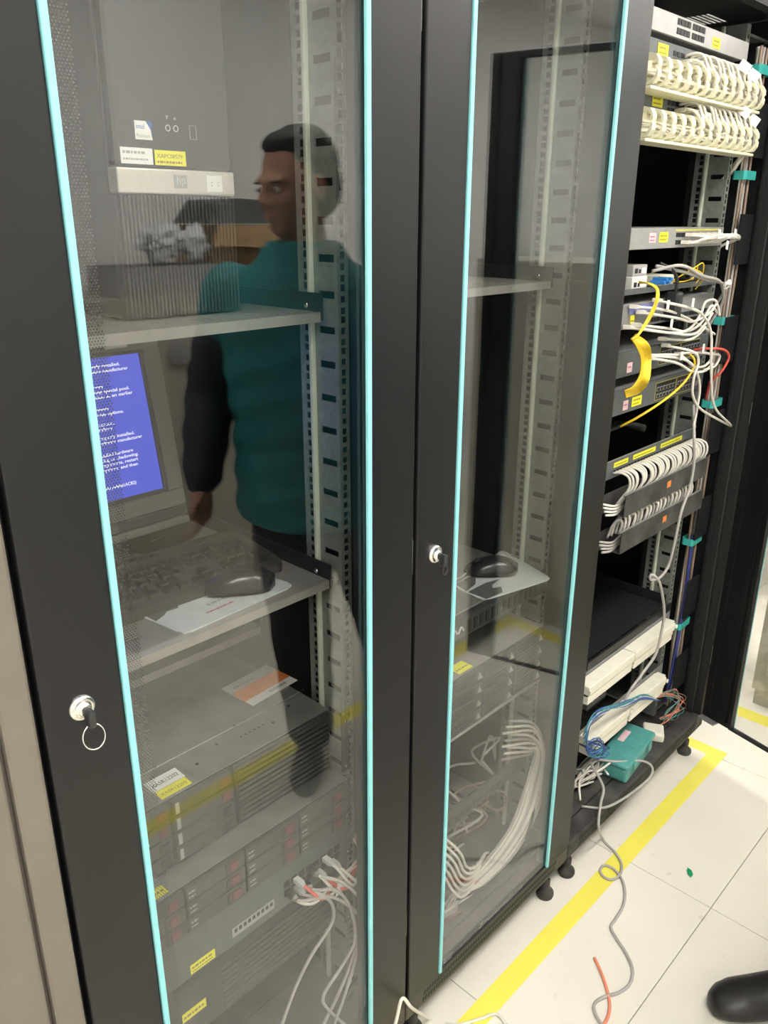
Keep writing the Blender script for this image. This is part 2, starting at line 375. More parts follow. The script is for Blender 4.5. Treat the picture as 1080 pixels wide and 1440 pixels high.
def cabinet(x0, x1, label, ang=0.0, roof_slots=False, frit=False):
    w = x1-x0; c = (x0+x1)/2
    t = thing('server_cabinet', label, 'server cabinet', (c, .45, 0), group='row of black server cabinets')
    for xa, xb in ((x0+.002, x0+.01), (x1-.01, x1-.002)): B('side_panel', xa, xb, .066, .885, .14, 2.05, 'inner_black', t)
    B('rear_panel', x0+.011, x1-.011, .885, .9, .14, 2.05, 'inner_black', t)
    B('base_plate', x0+.011, x1-.011, .052, .884, .132, .14, 'dusty_black', t)
    mb = MB()
    if roof_slots:
        ys = [(.19+i*.0125, .19+i*.0125+.0075) for i in range(15)]
        perf(mb, x0+.002, x1-.002, x1-.17, x1-.06, .024, .9, ys, lambda a, b, p, q: mb.box(a, b, p, q, 2.051, 2.0525))
    else: mb.box(x0+.002, x1-.002, .024, .9, 2.051, 2.06)
    obj('roof', mb, 'black_paint', t)
    for xa, sx in ((x0+.002, 1), (x1-.002, -1)):
        for ya in (.024, .842):
            mb = MB(); a, b = sorted((xa, xa+sx*.038)); mb.rbox(a, b, ya, ya+.04, .14, 2.05, .004)
            a, b = sorted((xa+sx*.038, xa+sx*.05)); mb.box(a, b, ya+.02, ya+.026, .14, 2.05)
            obj('post', mb, 'black_paint', t)
    bf = obj('base_frame', MB().rbox(x0+.001, x1-.001, .003, .05, .092, .139, .004), 'dusty_black' if roof_slots else 'base_paint', t)
    B('head_frame', x0+.041, x1-.041, .024, .05, 2.03, 2.05, 'inner_black', t)
    mb = MB(); n = int((w-.1)/.0085)
    for i in range(n):                                     # slanted punched slots of the base grille
        for row in range(2):
            xx = x0+.05+i*.0085+row*.004; zz = .103+row*.0165
            mb.quad_strip([[(xx, y, zz), (xx+.0035, y, zz), (xx+.0065, y, zz+.0105), (xx+.003, y, zz+.0105)] for y in (.0022, .0032)])
    o = obj('grille_slots', mb, 'port_black', bf); o['kind'] = 'stuff'
    for fx in (x0+.05, x1-.05):
        for fy in (.028, .85): foot(t, fx, fy)
    z0, z1 = .16, 2.02
    for sd in (-1, 1):
        rail(t, c+sd*.2325, sd, .095, 1, z0, z1); rail(t, c+sd*.2325, sd, .72, -1, z0, z1)
        for zz in (.17, 2.005):                             # rail brackets to the side of the frame
            a, b = sorted((c+sd*.236, (x1-.011) if sd > 0 else (x0+.011))); B('rail_bracket', a, b, .1, .7, zz-.006, zz, 'zinc', t)
    # --- door, hinged on its right edge
    d = obj('door', door_frame(w), 'door_paint', t, world=False)
    d.location = Vector((x1, 0, 0))-t.location; d.rotation_euler = (0, 0, ang)
    gw = w/2-.097
    g = B('glass', -w/2-gw, -w/2+gw, .004, .009, .146, 2.012, 'cabinet_glass', d, world=False)
    for s in (-1, 1):
        B('edge_strip', -w/2+s*(gw-.004)-.004, -w/2+s*(gw-.004)+.004, -.0025, .0038, .143, 2.028, 'cyan', d, .001, world=False, seg=1)
    lx = -w+.0465
    lk = obj('lock', MB().lathe((lx, 0, 1.093), (0, -1, 0), [(-.004, .0155), (.003, .0155), (.006, .0135), (.007, .0105), (.0062, .008), (.011, .0075), (.012, .0055)], 24), 'chrome', d, world=False, smooth=True)
    B('key_slot', lx-.0012, lx+.0012, -.0127, -.0115, 1.093-.004, 1.093+.004, 'port_black', lk, world=False)
    for zz in (.35, 1.1, 1.85):
        B('hinge', -.0035, .0, .004, .018, zz-.03, zz+.03, 'steel', d, .001, world=False)
    if frit:
        mb = MB(); p = .0034; rows = int((2.0-.16)/(p*.866))
        for r_ in range(rows):
            zz = .16+r_*p*.866
            for k in range(7):
                xx = -w/2-gw+.009+k*p+(p/2 if r_ % 2 else 0)
                b = len(mb.v); mb.v += [(xx+.0012*math.cos(q*PI/2), .0093, zz+.0012*math.sin(q*PI/2)) for q in range(4)]; mb.f.append((b, b+1, b+2, b+3))
        o = obj('printed_dots', mb, 'port_black', d, world=False); o['kind'] = 'stuff'
    return t, d
def door_frame(w):
    mb = MB(); st = .097
    for a, b in ((-w+.004, -w+st), (-st, -.004)):
        mb.rbox(a, b, 0, .021, .142, 2.03, .003)
    # folded inner channels along the stiles
    for a, b in ((-w+.012, -w+.03), (-w+st-.02, -w+st-.006), (-st+.006, -st+.02), (-.03, -.012)): mb.box(a, b, .021, .03, .16, 2.01)
    mb.box(-st-.012, -st, .0095, .026, .15, 2.012)
    mb.rbox(-w+st, -st, 0, .021, 2.012, 2.03, .002); mb.rbox(-w+st, -st, .001, .02, .1405, .1455, .001)
    return mb
cab1, door1 = cabinet(-.6, 0, 'black server cabinet with closed glass door, blue-screen monitor inside, key ring on its lock', frit=True)
cab2, door2 = cabinet(0, .6, 'black server cabinet with closed glass door between the monitor cabinet and the open one')
cab3, door3 = cabinet(.6, 1.4, 'wide black network cabinet with its glass door standing open, full of patch cables', R(75), True)
# door 1: black-headed key with a ring ; door 2: key without ring
def key(d, w, ring):
    lx = -w+.0465
    k = obj('key', MB().rbox(lx-.0045, lx+.0045, -.027, -.0115, 1.093-.016, 1.093+.005, .0035), 'dark_plastic', d, world=False)
    if ring:
        cx, cz = lx+.0, 1.093-.0275
        pts = [(cx+.0125*math.cos(a*PI/8), -.023+.004*math.sin(a*PI/8), cz+.0135*math.sin(a*PI/8)) for a in range(16)]
        obj('key_ring', MB().tube(pts, .0009, 6, 3, True), 'chrome', k, world=False, smooth=True)
    else:
        pts = [(lx+.006*math.cos(a*PI/5), -.024, 1.072+.008*math.sin(a*PI/5)) for a in range(10)]
        obj('key_loop', MB().tube(pts, .001, 6, 3, True), 'dark_plastic', k, world=False, smooth=True)
key(door1, .6, True); key(door2, .6, False)
# pale corner lip at the foot of the open door
B('bottom_lip', -.06, -.004, .005, .04, .137, .1418, 'switch_mid', door3, world=False)

# beige cabinet beside the black row
t = thing('metal_cabinet', 'tall beige metal cabinet with narrow edge trim beside the black rack row', 'cabinet', (-.9, .45, 0))
B('body', -1.2, -.6045, .012, .9, .06, 2.03, 'beige_metal', t)
B('edge_trim', -.6385, -.603, 0, .0118, .09, 2.03, 'beige_metal', t, .004)
B('front_panel', -1.198, -.6435, 0, .0118, .09, 2.03, 'beige_metal', t, .004)
B('plinth', -1.2, -.605, .03, .9, 0, .0598, 'black_paint', t)

# yellow floor tape, two rings
def tape(label, x0, x1, y0, y1): return tag(B('floor_tape', x0, x1, y0, y1, 0, .0006, 'tape_yellow'), label, 'floor tape')
tape('yellow floor tape strip running along the front of the cabinets', -1.6, 1.4405, -.0755, -.0275)
tape('short yellow tape leg turning back beside the open cabinet', 1.3935, 1.4405, -.0275, .95)
tape('yellow floor tape strip at the foot of the pale office cabinet', 1.675, 1.735, -.91, .28)
tape('yellow floor tape strip on the locker side of the aisle, by the standing person', -1.6, 1.735, -.966, -.9101)
B('hinge_strip', 1.372, 1.3985, .0035, .0235, .14, 2.05, 'black_paint', cab3)

# ================================================================== CONTENTS OF THE MONITOR CABINET
def shelf(label, x0, x1, y0, y1, z, slots=True, m='shelf_grey', lip=.014, bracket=True):
    t = thing('equipment_shelf', label, 'shelf', ((x0+x1)/2, (y0+y1)/2, z-lip), group='rack shelves')
    mb = MB(); th = .0018
    if slots:
        rows = [y0+.05+i*.075 for i in range(int((y1-y0-.08)/.075))]
        yprev = y0
        for k, yy in enumerate(rows):
            mb.box(x0, x1, yprev, yy, z-th, z); xs = x0+.03+(.0375 if k % 2 else 0); xp = x0
            while xs < x1-.05:
                mb.box(xp, xs, yy, yy+.006, z-th, z); xp = xs+.03; xs += .075
            mb.box(xp, x1, yy, yy+.006, z-th, z); yprev = yy+.006
        mb.box(x0, x1, yprev, y1, z-th, z)
    else: mb.box(x0, x1, y0, y1, z-th, z)
    mb.box(x0, x1, y0, y0+.0016, z-lip, z-th); mb.box(x0, x1, y1-.0016, y1, z-lip, z-th)
    mb.box(x0, x0+.0016, y0+.0016, y1-.0016, z-lip, z-th); mb.box(x1-.0016, x1, y0+.0016, y1-.0016, z-lip, z-th)
    obj('deck', mb, m, t)
    if bracket:
        for xa, xb in ((x0-.0035, x0-.0005), (x1+.0005, x1+.0035)):
            b = B('side_bracket', xa, xb, y0-.002, y1, z-lip+.002, z+.026, 'black_paint', t)
            for yy in (y0+.03,):
                sx = -1 if xa > (x0+x1)/2 else 1
                obj('screw', MB().cyl(((xa if sx < 0 else xb), yy, z+.008), (sx, 0, 0), .0045, .002, 12, dome=.002), 'chrome', b, smooth=True)
    return t
E1x0, E1x1 = -.524, -.076
shelf('grey slotted shelf carrying the tower computer', E1x0+.004, E1x1-.004, .118, .68, 1.472)
shelf('grey shelf carrying the keyboard and the monitor', E1x0+.004, E1x1-.004, .112, .68, 1.052, True)
shelf('bare grey shelf above the top rack server, below the keyboard', E1x0+.004, E1x1-.004, .3, .69, .9, False)

# --- tower computer
PY = .2
t = thing('tower_computer', 'black tower computer with silver front band on the upper shelf', 'computer', (-.247, PY+.2, 1.4722))
B('case', -.333, -.161, PY+.02, PY+.4, 1.4742, 1.93, 'dark_plastic', t, .004)
B('upper_bezel', -.3335, -.1605, PY, PY+.0199, 1.657, 1.932, 'dark_plastic', t, .006)
bd = B('silver_band', -.3338, -.1602, PY-.003, PY+.0199, 1.6265, 1.6562, 'silver_band', t, .002)
mb = MB(); mb.box(-.333, -.161, PY+.008, PY+.0199, 1.4745, 1.626)
k = -.331
while k < -.163: mb.box(k, k+.0028, PY, PY+.008, 1.4755, 1.625); k += .0056
obj('ribbed_grille', mb, 'dark_plastic', t)
for fx in (-.32, -.18):
    for fy in (PY+.05, PY+.36): B('rubber_foot', fx-.008, fx+.008, fy-.01, fy+.01, 1.4722, 1.4742, 'port_black', t)
def sticker(parent, x0, x1, y, z0, z1, m, lines, ink='ink', name='sticker', sz=.006):
    s = B(name, x0, x1, y-.0006, y, z0, z1, m, parent)
    for (tx, tz, h, sss, w) in lines: printline(sss, h, w, ink, s, front(x0+tx, y-.0008, z0+tz))
    return s
PB = PY-.0001
sticker(t, -.325, -.281, PB, 1.6605, 1.679, 'label_white', [(.003, .011, .006, 'P/N 2011', .03), (.003, .004, .004, 'ASSET TAG', .034)], 'ink_grey')
sticker(t, -.278, -.233, PB, 1.6605, 1.678, 'label_yellow', [(.003, .0085, .007, 'XAPC08579', .037), (.003, .002, .005, '01A770550 ZJ-002', .036)], 'ink_brown')
mbp = MB().prism([(-.3025, 1.6885), (-.279, 1.6885), (-.2805, 1.7), (-.287, 1.7095), (-.3025, 1.7095)], PY-.0007, PY-.0001)
s = obj('badge', mbp, 'label_white', t); text('lettering', 'intel', .008, 'cable_blue', s, front(-.301, PY-.0009, 1.7005), fit=.011); text('lettering', 'Pentium', .006, 'ink_grey', s, front(-.301, PY-.0009, 1.691), fit=.018)
obj('badge_corner', MB().prism([(-.2795, 1.691), (-.279, 1.7095), (-.286, 1.7095), (-.281, 1.7)], PY-.0009, PY-.0001), 'cable_blue', s)
for i, x in enumerate((-.256, -.2445)):
    obj('front_button', MB().tube([(x+.0033*math.cos(a*PI/5), PY-.0006, 1.704+.0033*math.sin(a*PI/5)) for a in range(10)], .0006, 5, 2, True), 'white_mark', t)
    text('icon', ('Y', 'o')[i], .006, 'white_mark', t, front(x-.002, PY-.0003, 1.714))
obj('drive_slot', MB().tube([(-.224, PY-.0004, 1.693), (-.2145, PY-.0004, 1.693), (-.2145, PY-.0004, 1.709), (-.224, PY-.0004, 1.709)], .0006, 4, 1, True), 'ink_grey', t)
lg = obj('logo', MB().prism([(-.2545, 1.634), (-.2355, 1.634), (-.2355, 1.65), (-.2545, 1.65)], PY-.0034, PY-.0028), 'ink_grey', bd)
text('lettering', 'hp', .0145, 'silver_band', lg, front(-.2515, PY-.0037, 1.639), fit=.0125)
s = B('square_sticker', -.205, -.181, PY-.0037, PY-.0029, 1.631, 1.651, 'label_white', bd); text('lettering', ': :', .011, 'ink_grey', s, front(-.2, PY-.004, 1.638), fit=.013)

# --- monitor with blue error screen (built upright about its foot, tilted back)
t = thing('computer_monitor', 'grey flat computer monitor showing a blue error screen, below the tower computer', 'monitor', (-.355, .40, 1.0522))
B('stand_base', -.11, .11, -.085, .1, 0, .014, 'monitor_grey', t, .006, world=False)
obj('stand_neck', MB().quad_strip([[(-.05, .02, .012), (.05, .02, .012), (.05, .06, .012), (-.05, .06, .012)], [(-.045, .03, .13), (.045, .03, .13), (.045, .065, .13), (-.045, .065, .13)]]), 'monitor_grey', t, world=False)
tl = R(-9.5); hd = bpy.data.objects.new('display_head', None)
def T(x, y, z): return Matrix.Rotation(tl, 4, 'X') @ Vector((x, y, z)) + Vector((0, -.027, .062))
def tbox(name, x0, x1, y0, y1, z0, z1, m, parent, r=.003):
    mb = MB().rbox(x0, x1, y0, y1, z0, z1, r); mb.v = [tuple(T(*v)) for v in mb.v]; return obj(name, mb, m, parent, world=False)
SW, SH, SZ = .304, .222, .062
sx0, sx1 = .150-SW, .150
bez = MB()
for a in ((sx0-.034, sx1+.034, SZ+SH+.006, SZ+SH+.036), (sx0-.034, sx0-.006, SZ-.006, SZ+SH+.006), (sx1+.006, sx1+.034, SZ-.006, SZ+SH+.006), (sx0-.034, sx1+.034, SZ-.034, SZ-.006)):
    bez.rbox(a[0], a[1], -.012, .03, a[2], a[3], .002)
bez.rbox(sx0-.034, sx1+.034, .03, .05, SZ-.034, SZ+SH+.036, .006)
bez.v = [tuple(T(*v)) for v in bez.v]
bz = obj('bezel', bez, 'monitor_grey', t, world=False)
inn = MB()
for a in ((sx0-.006, sx1+.006, SZ+SH, SZ+SH+.006), (sx0-.006, sx0, SZ, SZ+SH), (sx1, sx1+.006, SZ, SZ+SH), (sx0-.006, sx1+.006, SZ-.006, SZ)): inn.box(a[0], a[1], -.008, .028, a[2], a[3])
inn.v = [tuple(T(*v)) for v in inn.v]; obj('inner_rim', inn, 'monitor_dark', t, world=False)
tbox('chin', sx0-.034, sx1+.034, -.012, .03, SZ-.052, SZ-.0342, 'monitor_dark', t, .003)
tbox('lower_edge', sx0-.034, sx1+.034, -.016, .03, SZ-.066, SZ-.0522, 'monitor_grey', t, .004)
tbox('bezel_sticker', sx1-.06, sx1-.022, -.0126, -.0119, SZ+SH+.011, SZ+SH+.027, 'label_cream', bz, .0001)
scr = tbox('screen', sx0, sx1, -.004, .028, SZ, SZ+SH, 'screen_blue', t, .0005)
LN = [(.95, .036, 'hardware or software is properly installed.'), (.915, .023, 'your hardware or software manufacturer'),
      (.81, .069, 'newly installed drivers.'), (.775, .027, 'or by checking special pool.'), (.74, .023, 'last configuration at an earlier'),
      (.655, .067, 'new components,'), (.62, .044, 'advanced startup options.'), (.55, .064, 'seen this error screen,'), (.515, .068, 'again, follow'),
      (.455, .033, 'hardware or software is properly installed.'), (.42, .02, 'your hardware or software manufacturer'),
      (.335, .041, 'remove any newly installed hardware'), (.3, .033, 'such as caching or shadowing.'), (.265, .035, 'disable components, restart'), (.23, .037, 'startup options, and then'),
      (.10, .046, '(0x00000000,0x00000002,0xB0B1ACB2)')]
for v, mg, s_ in LN:
    wdt = .00355*len(s_)
    M0 = Matrix.Translation((0, -.027, .062)) @ Matrix.Rotation(tl, 4, 'X') @ Matrix.Translation((sx1-mg-wdt, -.0046, SZ+SH*v-.004)) @ Matrix.Rotation(PI/2, 4, 'X')
    text('screen_text', s_, .0072, 'screen_text', scr, M0, world=False, fit=wdt, bold=.00012)

# --- keyboards
def keyboard(label, loc, rz, group=None):
    t = thing('keyboard', label, 'keyboard', loc, (0, 0, rz), group)
    L, D = .44, .155
    pf = [(-.0, .006), (-.0, .017), (D*.12, .021), (D*.8, .030), (D-.004, .031), (D, .026), (D, .0)]
    mb = MB(); mb.quad_strip([[(x, y+(0.006 if abs(x) > L/2-.004 else 0)*(1 if y < D/2 else -1), z) for y, z in [(0, 0)]+pf] for x in (-L/2, -L/2+.006, L/2-.006, L/2)])
    obj('body', mb, 'keyboard_black', t, world=False)
    proto = {}
    def key(x, y, w=.0172, d=.0172):
        z = .019+.012*(y/D); k = (round(w, 4), round(d, 4))
        if k in proto: share('key', proto[k], t, (x, y, z)); return
        mb = MB(); i = .0022
        mb.quad_strip([[(-w/2, -d/2, 0), (w/2, -d/2, 0), (w/2, d/2, 0), (-w/2, d/2, 0)], [(-w/2+i, -d/2+i, .0058), (w/2-i, -d/2+i, .0058), (w/2-i, d/2-.001, .0066), (-w/2+i, d/2-.001, .0066)]])
        proto[k] = obj('key', mb, 'key_black', t, world=False); proto[k].location = (x, y, z)
    p = .019; xl = -L/2+.02
    for r_ in range(5):
        y = .02+r_*p
        if r_ == 0:
            xx = xl
            for w in (.024, .02, .022, .1, .022, .02, .022, .024): key(xx+w/2, y, w-.003); xx += w+.0045
        else:
            for k in range(14 if r_ > 1 else 13): key(xl+.008+k*p+(.004 if r_ % 2 else 0), y)
        for k in range(4): key(L/2-.02-.0095-(3-k)*p, y)
        if r_ in (0,) or r_ > 2:
            for k in range(3): key(L/2-.02-4*p-.014-(2-k)*p, y)
    key(L/2-.02-4*p-.014-p, .02+p)
    for k in range(13): key(xl+.008+k*.021, .122+.008, .015, .012)
    B('light_window', L/2-.085, L/2-.02, .128, .145, .0295, .0312, 'monitor_dark', t, .0005, world=False)
    return t
keyboard('dark desktop keyboard lying in front of the blue-screen monitor', (-.325, .205, 1.0522), R(-3))

def mousepad(label, pts, z, printed):
    xs = [Vector(p) for p in pts]; c = sum(xs, Vector())/4
    mb = MB(); ring = []
    for i in range(4):                                   # rounded corners
        a, b, d = xs[i-1], xs[i], xs[(i+1) % 4]; e0 = (a-b).normalized(); e1 = (d-b).normalized()
        for q in (0, .5, 1): ring.append(b+(e0*(1-q)**2+e1*q**2)*.016+(e0+e1)*.0015)
    mb.quad_strip([[(p.x, p.y, z) for p in ring], [(p.x, p.y, z+.0025) for p in ring]])
    t = tag(obj('mouse_pad', mb, 'mousepad'), label, 'mouse pad')
    def L(u, v): return xs[0]*(1-u)*(1-v)+xs[1]*u*(1-v)+xs[2]*u*v+xs[3]*(1-u)*v
    for k, (poly) in enumerate(printed):
        mb = MB(); mb.quad_strip([[(L(u, v).x, L(u, v).y, z+h) for u, v in poly] for h in (.0024, .0028)]); obj('printed_patch', mb, 'mousepad_dark', t)
    return t, L
jag = [(.02, .03), (.45, .02), (.4, .1), (.33, .16), (.36, .24), (.26, .28), (.22, .42), (.12, .46), (.1, .6), (.02, .62)]
P1 = [(-.362, .235), (-.347, .121), (-.13, .133), (-.15, .25)]
P1 = [(x, y, 0) for x, y in P1]
mp, L1 = mousepad('pale printed mouse pad under the mouse in the monitor cabinet', P1, 1.0522, [jag])
a1 = L1(.62, .38); ang1 = math.atan2((L1(.6, 1)-L1(.6, 0)).y, (L1(.6, 1)-L1(.6, 0)).x)
printline('-', .011, .04, 'ink_grey', mp, top(a1.x, a1.y, 1.0552, ang1)); a2 = L1(.78, .3)
printline('-', .007, .05, 'ink_red', mp, top(a2.x, a2.y, 1.0552, ang1))
def mouse(label, loc, rz):
    t = thing('computer_mouse', label, 'mouse', loc, (0, 0, rz))
    rings = []; n = 14
    for i in range(11):
        u = i/10; x = -.058+.116*u; w = .031*(max(0.02, 1-(2*u-1)**4))**.5*(1-.12*u); h = .036*(max(.02, math.sin(PI*(.1+.86*u))))**.6*(1 if u < .5 else 1-.35*(u-.5))
        rings.append([(x, w*math.cos(PI*k/(n-1)), .002+h*math.sin(PI*k/(n-1))**.8 if 0 < k < n-1 else .002) for k in range(n)])
    obj('body', MB().quad_strip(rings), 'mouse_plastic', t, world=False, smooth=True)
    B('wheel', .022, .036, -.004, .004, .022, .034, 'dark_plastic', t, .003, world=False)
    obj('button_seam', MB().tube([(.0, 0, .0385), (.02, 0, .034), (.04, 0, .0265), (.054, 0, .0165)], .0007, 5, 3), 'port_black', t, world=False)
    rg = []
    for i in range(4):
        u = i/3; x = -.0535+.03*u; w = .0255*(.55+.4*u)
        rg.append([(x, w*math.cos(PI*(.22+.56*k/6)), .0052+(.029+.0105*u)*math.sin(PI*(.22+.56*k/6))) for k in range(7)])
    mb = MB(); b = 0
    for r_ in rg: mb.v += r_
    for i in range(3):
        for k in range(6): mb.f.append((i*7+k, i*7+k+1, (i+1)*7+k+1, (i+1)*7+k))
    return t
mouse('shiny black mouse on the mouse pad beside the keyboard', (-.205, .186, 1.0552), R(148))
cable('mouse_cable', [(-.252, .216, 1.064), (-.285, .262, 1.0568), (-.33, .262, 1.087), (-.37, .3, 1.0905), (-.43, .33, 1.0915)], .0022, 'cable_black', 'thin black mouse cable crossing the keyboard', 'cable')

# --- rack servers
def ears(t, x0, x1, y, z0, z1, m='server_face'):
    y = .093
    for xa, xb in ((x0, x0+.017), (x1-.017, x1)):
        e = B('rack_ear', xa, xb, y-.001, y+.0018, z0+.002, z1-.002, m, t)
        for zz in ((z0+.012), (z1-.012)): obj('screw', MB().cyl(((xa+xb)/2, y-.001, zz), (0, -1, 0), .0035, .0015, 10, dome=.0015), 'chrome', e)
X0, X1 = -.541, -.059
# server one: half drive bays, half louvres; recessed a little
t = thing('rack_server', 'grey rack server with handwritten white label on its lid, topmost of three', 'server', (-.3, .45, .685), group='rack servers of the monitor cabinet')
Y1 = .122
B('chassis', -.522, -.078, Y1+.004, .69, .684, .8025, 'server_face', t)
lid = B('lid', -.5225, -.0775, Y1+.002, .69, .8028, .804, 'server_lid', t)
B('lid_seam', -.5225, -.0775, .198, .1995, .804, .8052, 'steel', lid)
for i in range(9):
    obj('rivet', MB().cyl((-.47+i*.05, .16+.02*(i % 3), .804), (0, 0, 1), .003, .0008, 8), 'server_face', lid)
mb = MB()
for i in range(6): mb.cyl((-.23+i*.009, .168, .8038), (0, 0, 1), .0018, .0005, 8)
obj('vent_holes', mb, 'port_black', lid)
for c_ in range(2):
    for r_ in range(4):
        xa = -.505+c_*.112; za = .69+r_*.028
        b = B('drive_bay', xa, xa+.106, Y1-.006, Y1+.0035, za, za+.025, 'bay_grey', t, .002)
        B('latch', xa+.084, xa+.1, Y1-.0085, Y1-.0062, za+.004, za+.02, 'maroon' if r_ > 1 else 'server_face', b, .001)
        B('release', xa+.004, xa+.01, Y1-.0075, Y1-.0062, za+.003, za+.022, 'ink_grey', b)
mb = MB(); mb.box(-.278, -.08, Y1, Y1+.0035, .69, .8)
for i in range(11): mb.box(-.276, -.082, Y1-.004, Y1, .693+i*.0097, .693+i*.0097+.0055)
obj('louvre_panel', mb, 'bay_grey', t)
ears(t, X0, X1, Y1-.0245, .686, .802)
q = aty(207, 1190, Y1-.006)
obj('power_light', MB().cyl((q.x, Y1-.0055, q.z), (0, -1, 0), .0032, .002, 10), 'led_green', t)
def lid_label(parent, x0, x1, y0, y1, z, m, s, h, ink, a=0, name='sticker', wf=.85):
    o = B(name, x0, x1, y0, y1, z, z+.0006, m, parent)
    printline(s, h, (x1-x0)*wf, ink, o, top(x0+(x1-x0)*.07, y0+(y1-y0)*.28, z+.0009, a)); return o
lid_label(lid, -.403, -.349, .149, .177, .8042, 'label_white', 'XASR12202', .012, 'ink', R(2))
lid_label(lid, -.402, -.351, .1275, .1475, .8042, 'label_yellow', 'XASR12202', .009, 'ink_brown')
pp = thing('paper_leaflet', 'white leaflet with orange band lying on the top rack server', 'paper', (-.113, .268, .8054), (0, 0, R(4)))
B('sheet', -.054, .054, -.042, .042, 0, .0008, 'label_cream', pp, world=False)
B('orange_band', -.054, .054, -.022, .014, .0008, .0011, 'label_orange', pp, world=False)
B('print_line', -.005, .035, -.034, -.027, .0008, .001, 'ink_grey', pp, world=False)
printline('-', .007, .05, 'ink_grey', pp, wm(pp) @ top(-.04, .022, .001))
# server two: twelve drive bays
t = thing('rack_server', 'dark rack server with three rows of drive bays and maroon latches', 'server', (-.3, .42, .59), group='rack servers of the monitor cabinet')
Y2 = .08
B('chassis', -.522, -.078, Y2+.004, .66, .592, .6805, 'server_face', t)
lid = B('lid', -.5225, -.0775, Y2+.001, .66, .6808, .682, 'server_lid', t)
for c_ in range(4):
    for r_ in range(3):
        xa = -.518+c_*.1092; za = .5955+r_*.028
        b = B('drive_bay', xa, xa+.106, Y2-.005, Y2+.0035, za, za+.0255, 'bay_grey', t, .002)
        B('latch', xa+.078, xa+.094, Y2-.0075, Y2-.0052, za+.004, za+.021, 'maroon', b, .001)
        B('release', xa+.07, xa+.0755, Y2-.0065, Y2-.0052, za+.003, za+.022, 'server_face', b)
        printline('-', .006, .012, 'ink_grey', b, front(xa+.004, Y2-.0055, za+.014)); printline('--', .005, .012, 'ink_grey', b, front(xa+.004, Y2-.0055, za+.006))
ears(t, X0, X1, Y2+.0118, .593, .681)
lid_label(lid, -.475, -.43, Y2+.006, Y2+.024, .6822, 'label_yellow', 'XASR10533', .008, 'ink_brown')
# switch three
t = thing('network_switch', 'grey rack switch with yellow asset label and white cables plugged into its right half', 'switch', (-.3, .3, .495))
Y3 = .085
B('chassis', -.522, -.078, Y3, .5, .497, .585, 'switch_teal', t, .002)
ears(t, X0, X1, Y3+.0075, .498, .584, 'switch_teal')
sticker(t, -.409, -.364, Y3, .503, .521, 'label_yellow', [(.003, .009, .007, 'XANS18020', .037), (.003, .003, .004, 'NET-ROOM', .037)], 'ink_brown')
nb = B('name_plate', -.33, -.245, Y3-.0012, Y3, .515, .533, 'ink_grey', t)
for i in range(9): B('port', -.326+i*.009, -.3205+i*.009, Y3-.0018, Y3-.0012, .523, .53, 'port_black', nb)
for i in range(8):
    for r_ in range(2): B('port', -.222+i*.0165, -.2105+i*.0165, Y3-.0012, Y3, .52+r_*.018, .532+r_*.018, 'port_black', t)
s = B('silver_badge', -.515, -.488, Y3-.002, Y3, .5, .512, 'steel', t, .0006)
# unit four
t = thing('power_supply_unit', 'black uninterruptible power unit with yellow label at the foot of the monitor cabinet', 'power unit', (-.3, .35, .30))
Y4 = .11
B('chassis', -.522, -.078, Y4, .66, .34, .47, 'server_face', t, .003)
ears(t, X0, X1, Y4-.0175, .342, .468)
q = aty(257, 1440, Y4)
sticker(t, q.x, q.x+.045, Y4, q.z, q.z+.018, 'label_yellow', [(.003, .006, .008, '-', .037)], 'ink_brown')
mb = MB()
for i in range(8): mb.box(-.34, -.1, Y4-.003, Y4, .352+i*.012, .358+i*.012)
obj('louvres', mb, 'bay_grey', t)
# cables out of the switch
cc = [((-.215, Y3-.002, .526), [(420, 1242), (455, 1262), (468, 1275), (466, 1300), (440, 1340), (415, 1390), (395, 1445)]),
      ((-.1985, Y3-.002, .526), [(440, 1225), (470, 1262), (500, 1282), (508, 1300), (495, 1350), (475, 1400), (450, 1450)]),
      ((-.182, Y3-.002, .526), [(450, 1220), (472, 1252), (492, 1275), (500, 1320), (480, 1360), (455, 1400), (462, 1420), (490, 1445)]),
      ((-.1655, Y3-.002, .544), [(455, 1222), (480, 1240), (505, 1262), (512, 1290), (502, 1340), (488, 1390), (470, 1440)])]
for k, (p0, px) in enumerate(cc):
    pts = [Vector(p0), Vector(p0)+Vector((.004, -.025, -.004))]+[aty(x, y, .048-.004*k) for x, y in px[1:]]
    c = cable('patch_cable', pts, .0031, 'cable_grey', 'grey network cable hanging from the lower switch to the cabinet floor', group='cables hanging from the lower switch')
    plug(c, pts[0], (0, -1, 0))
for k in range(7):
    x = -.215+.0165*(k % 7); z0 = .544 if k % 2 else .526
    pts = [(x, Y3-.002, z0), (x+.004, Y3-.028, z0-.006), (x+.03, Y3-.034-.002*k, .505-.003*k), (x+.065, Y3-.03, .508), (-.062+.003*k, Y3-.02, .52), (-.04, .16, .53)]
    m = 'cable_red' if k in (1, 4) else 'cable_white'
    c = cable('patch_cable', pts, .003, m, ('red' if m == 'cable_red' else 'white')+' patch cable looping tightly in front of the lower switch', group='short loops at the lower switch')
    plug(c, pts[0], (0, -1, 0))
    if k in (2, 5): flag(c, (x+.045, Y3-.042, .492), (0, .3, .2), .018, .022)
cable('black_cable', [(-.03, .1, .55), (-.05, .07, .42), (-.07, .055, .345), (-.035, .05, .31), (.0-.03, .06, .3)], .0035, 'cable_black', 'black power cord curling beside the power unit', 'cable')
cable('black_cable', [(-.02, .09, .30), (-.05, .045, .28), (-.1, .05, .24), (-.12, .06, .2), (-.09, .08, .16), (-.05, .1, .1445)], .0038, 'cable_black', 'black power cord looping down to the cabinet floor', 'cable')

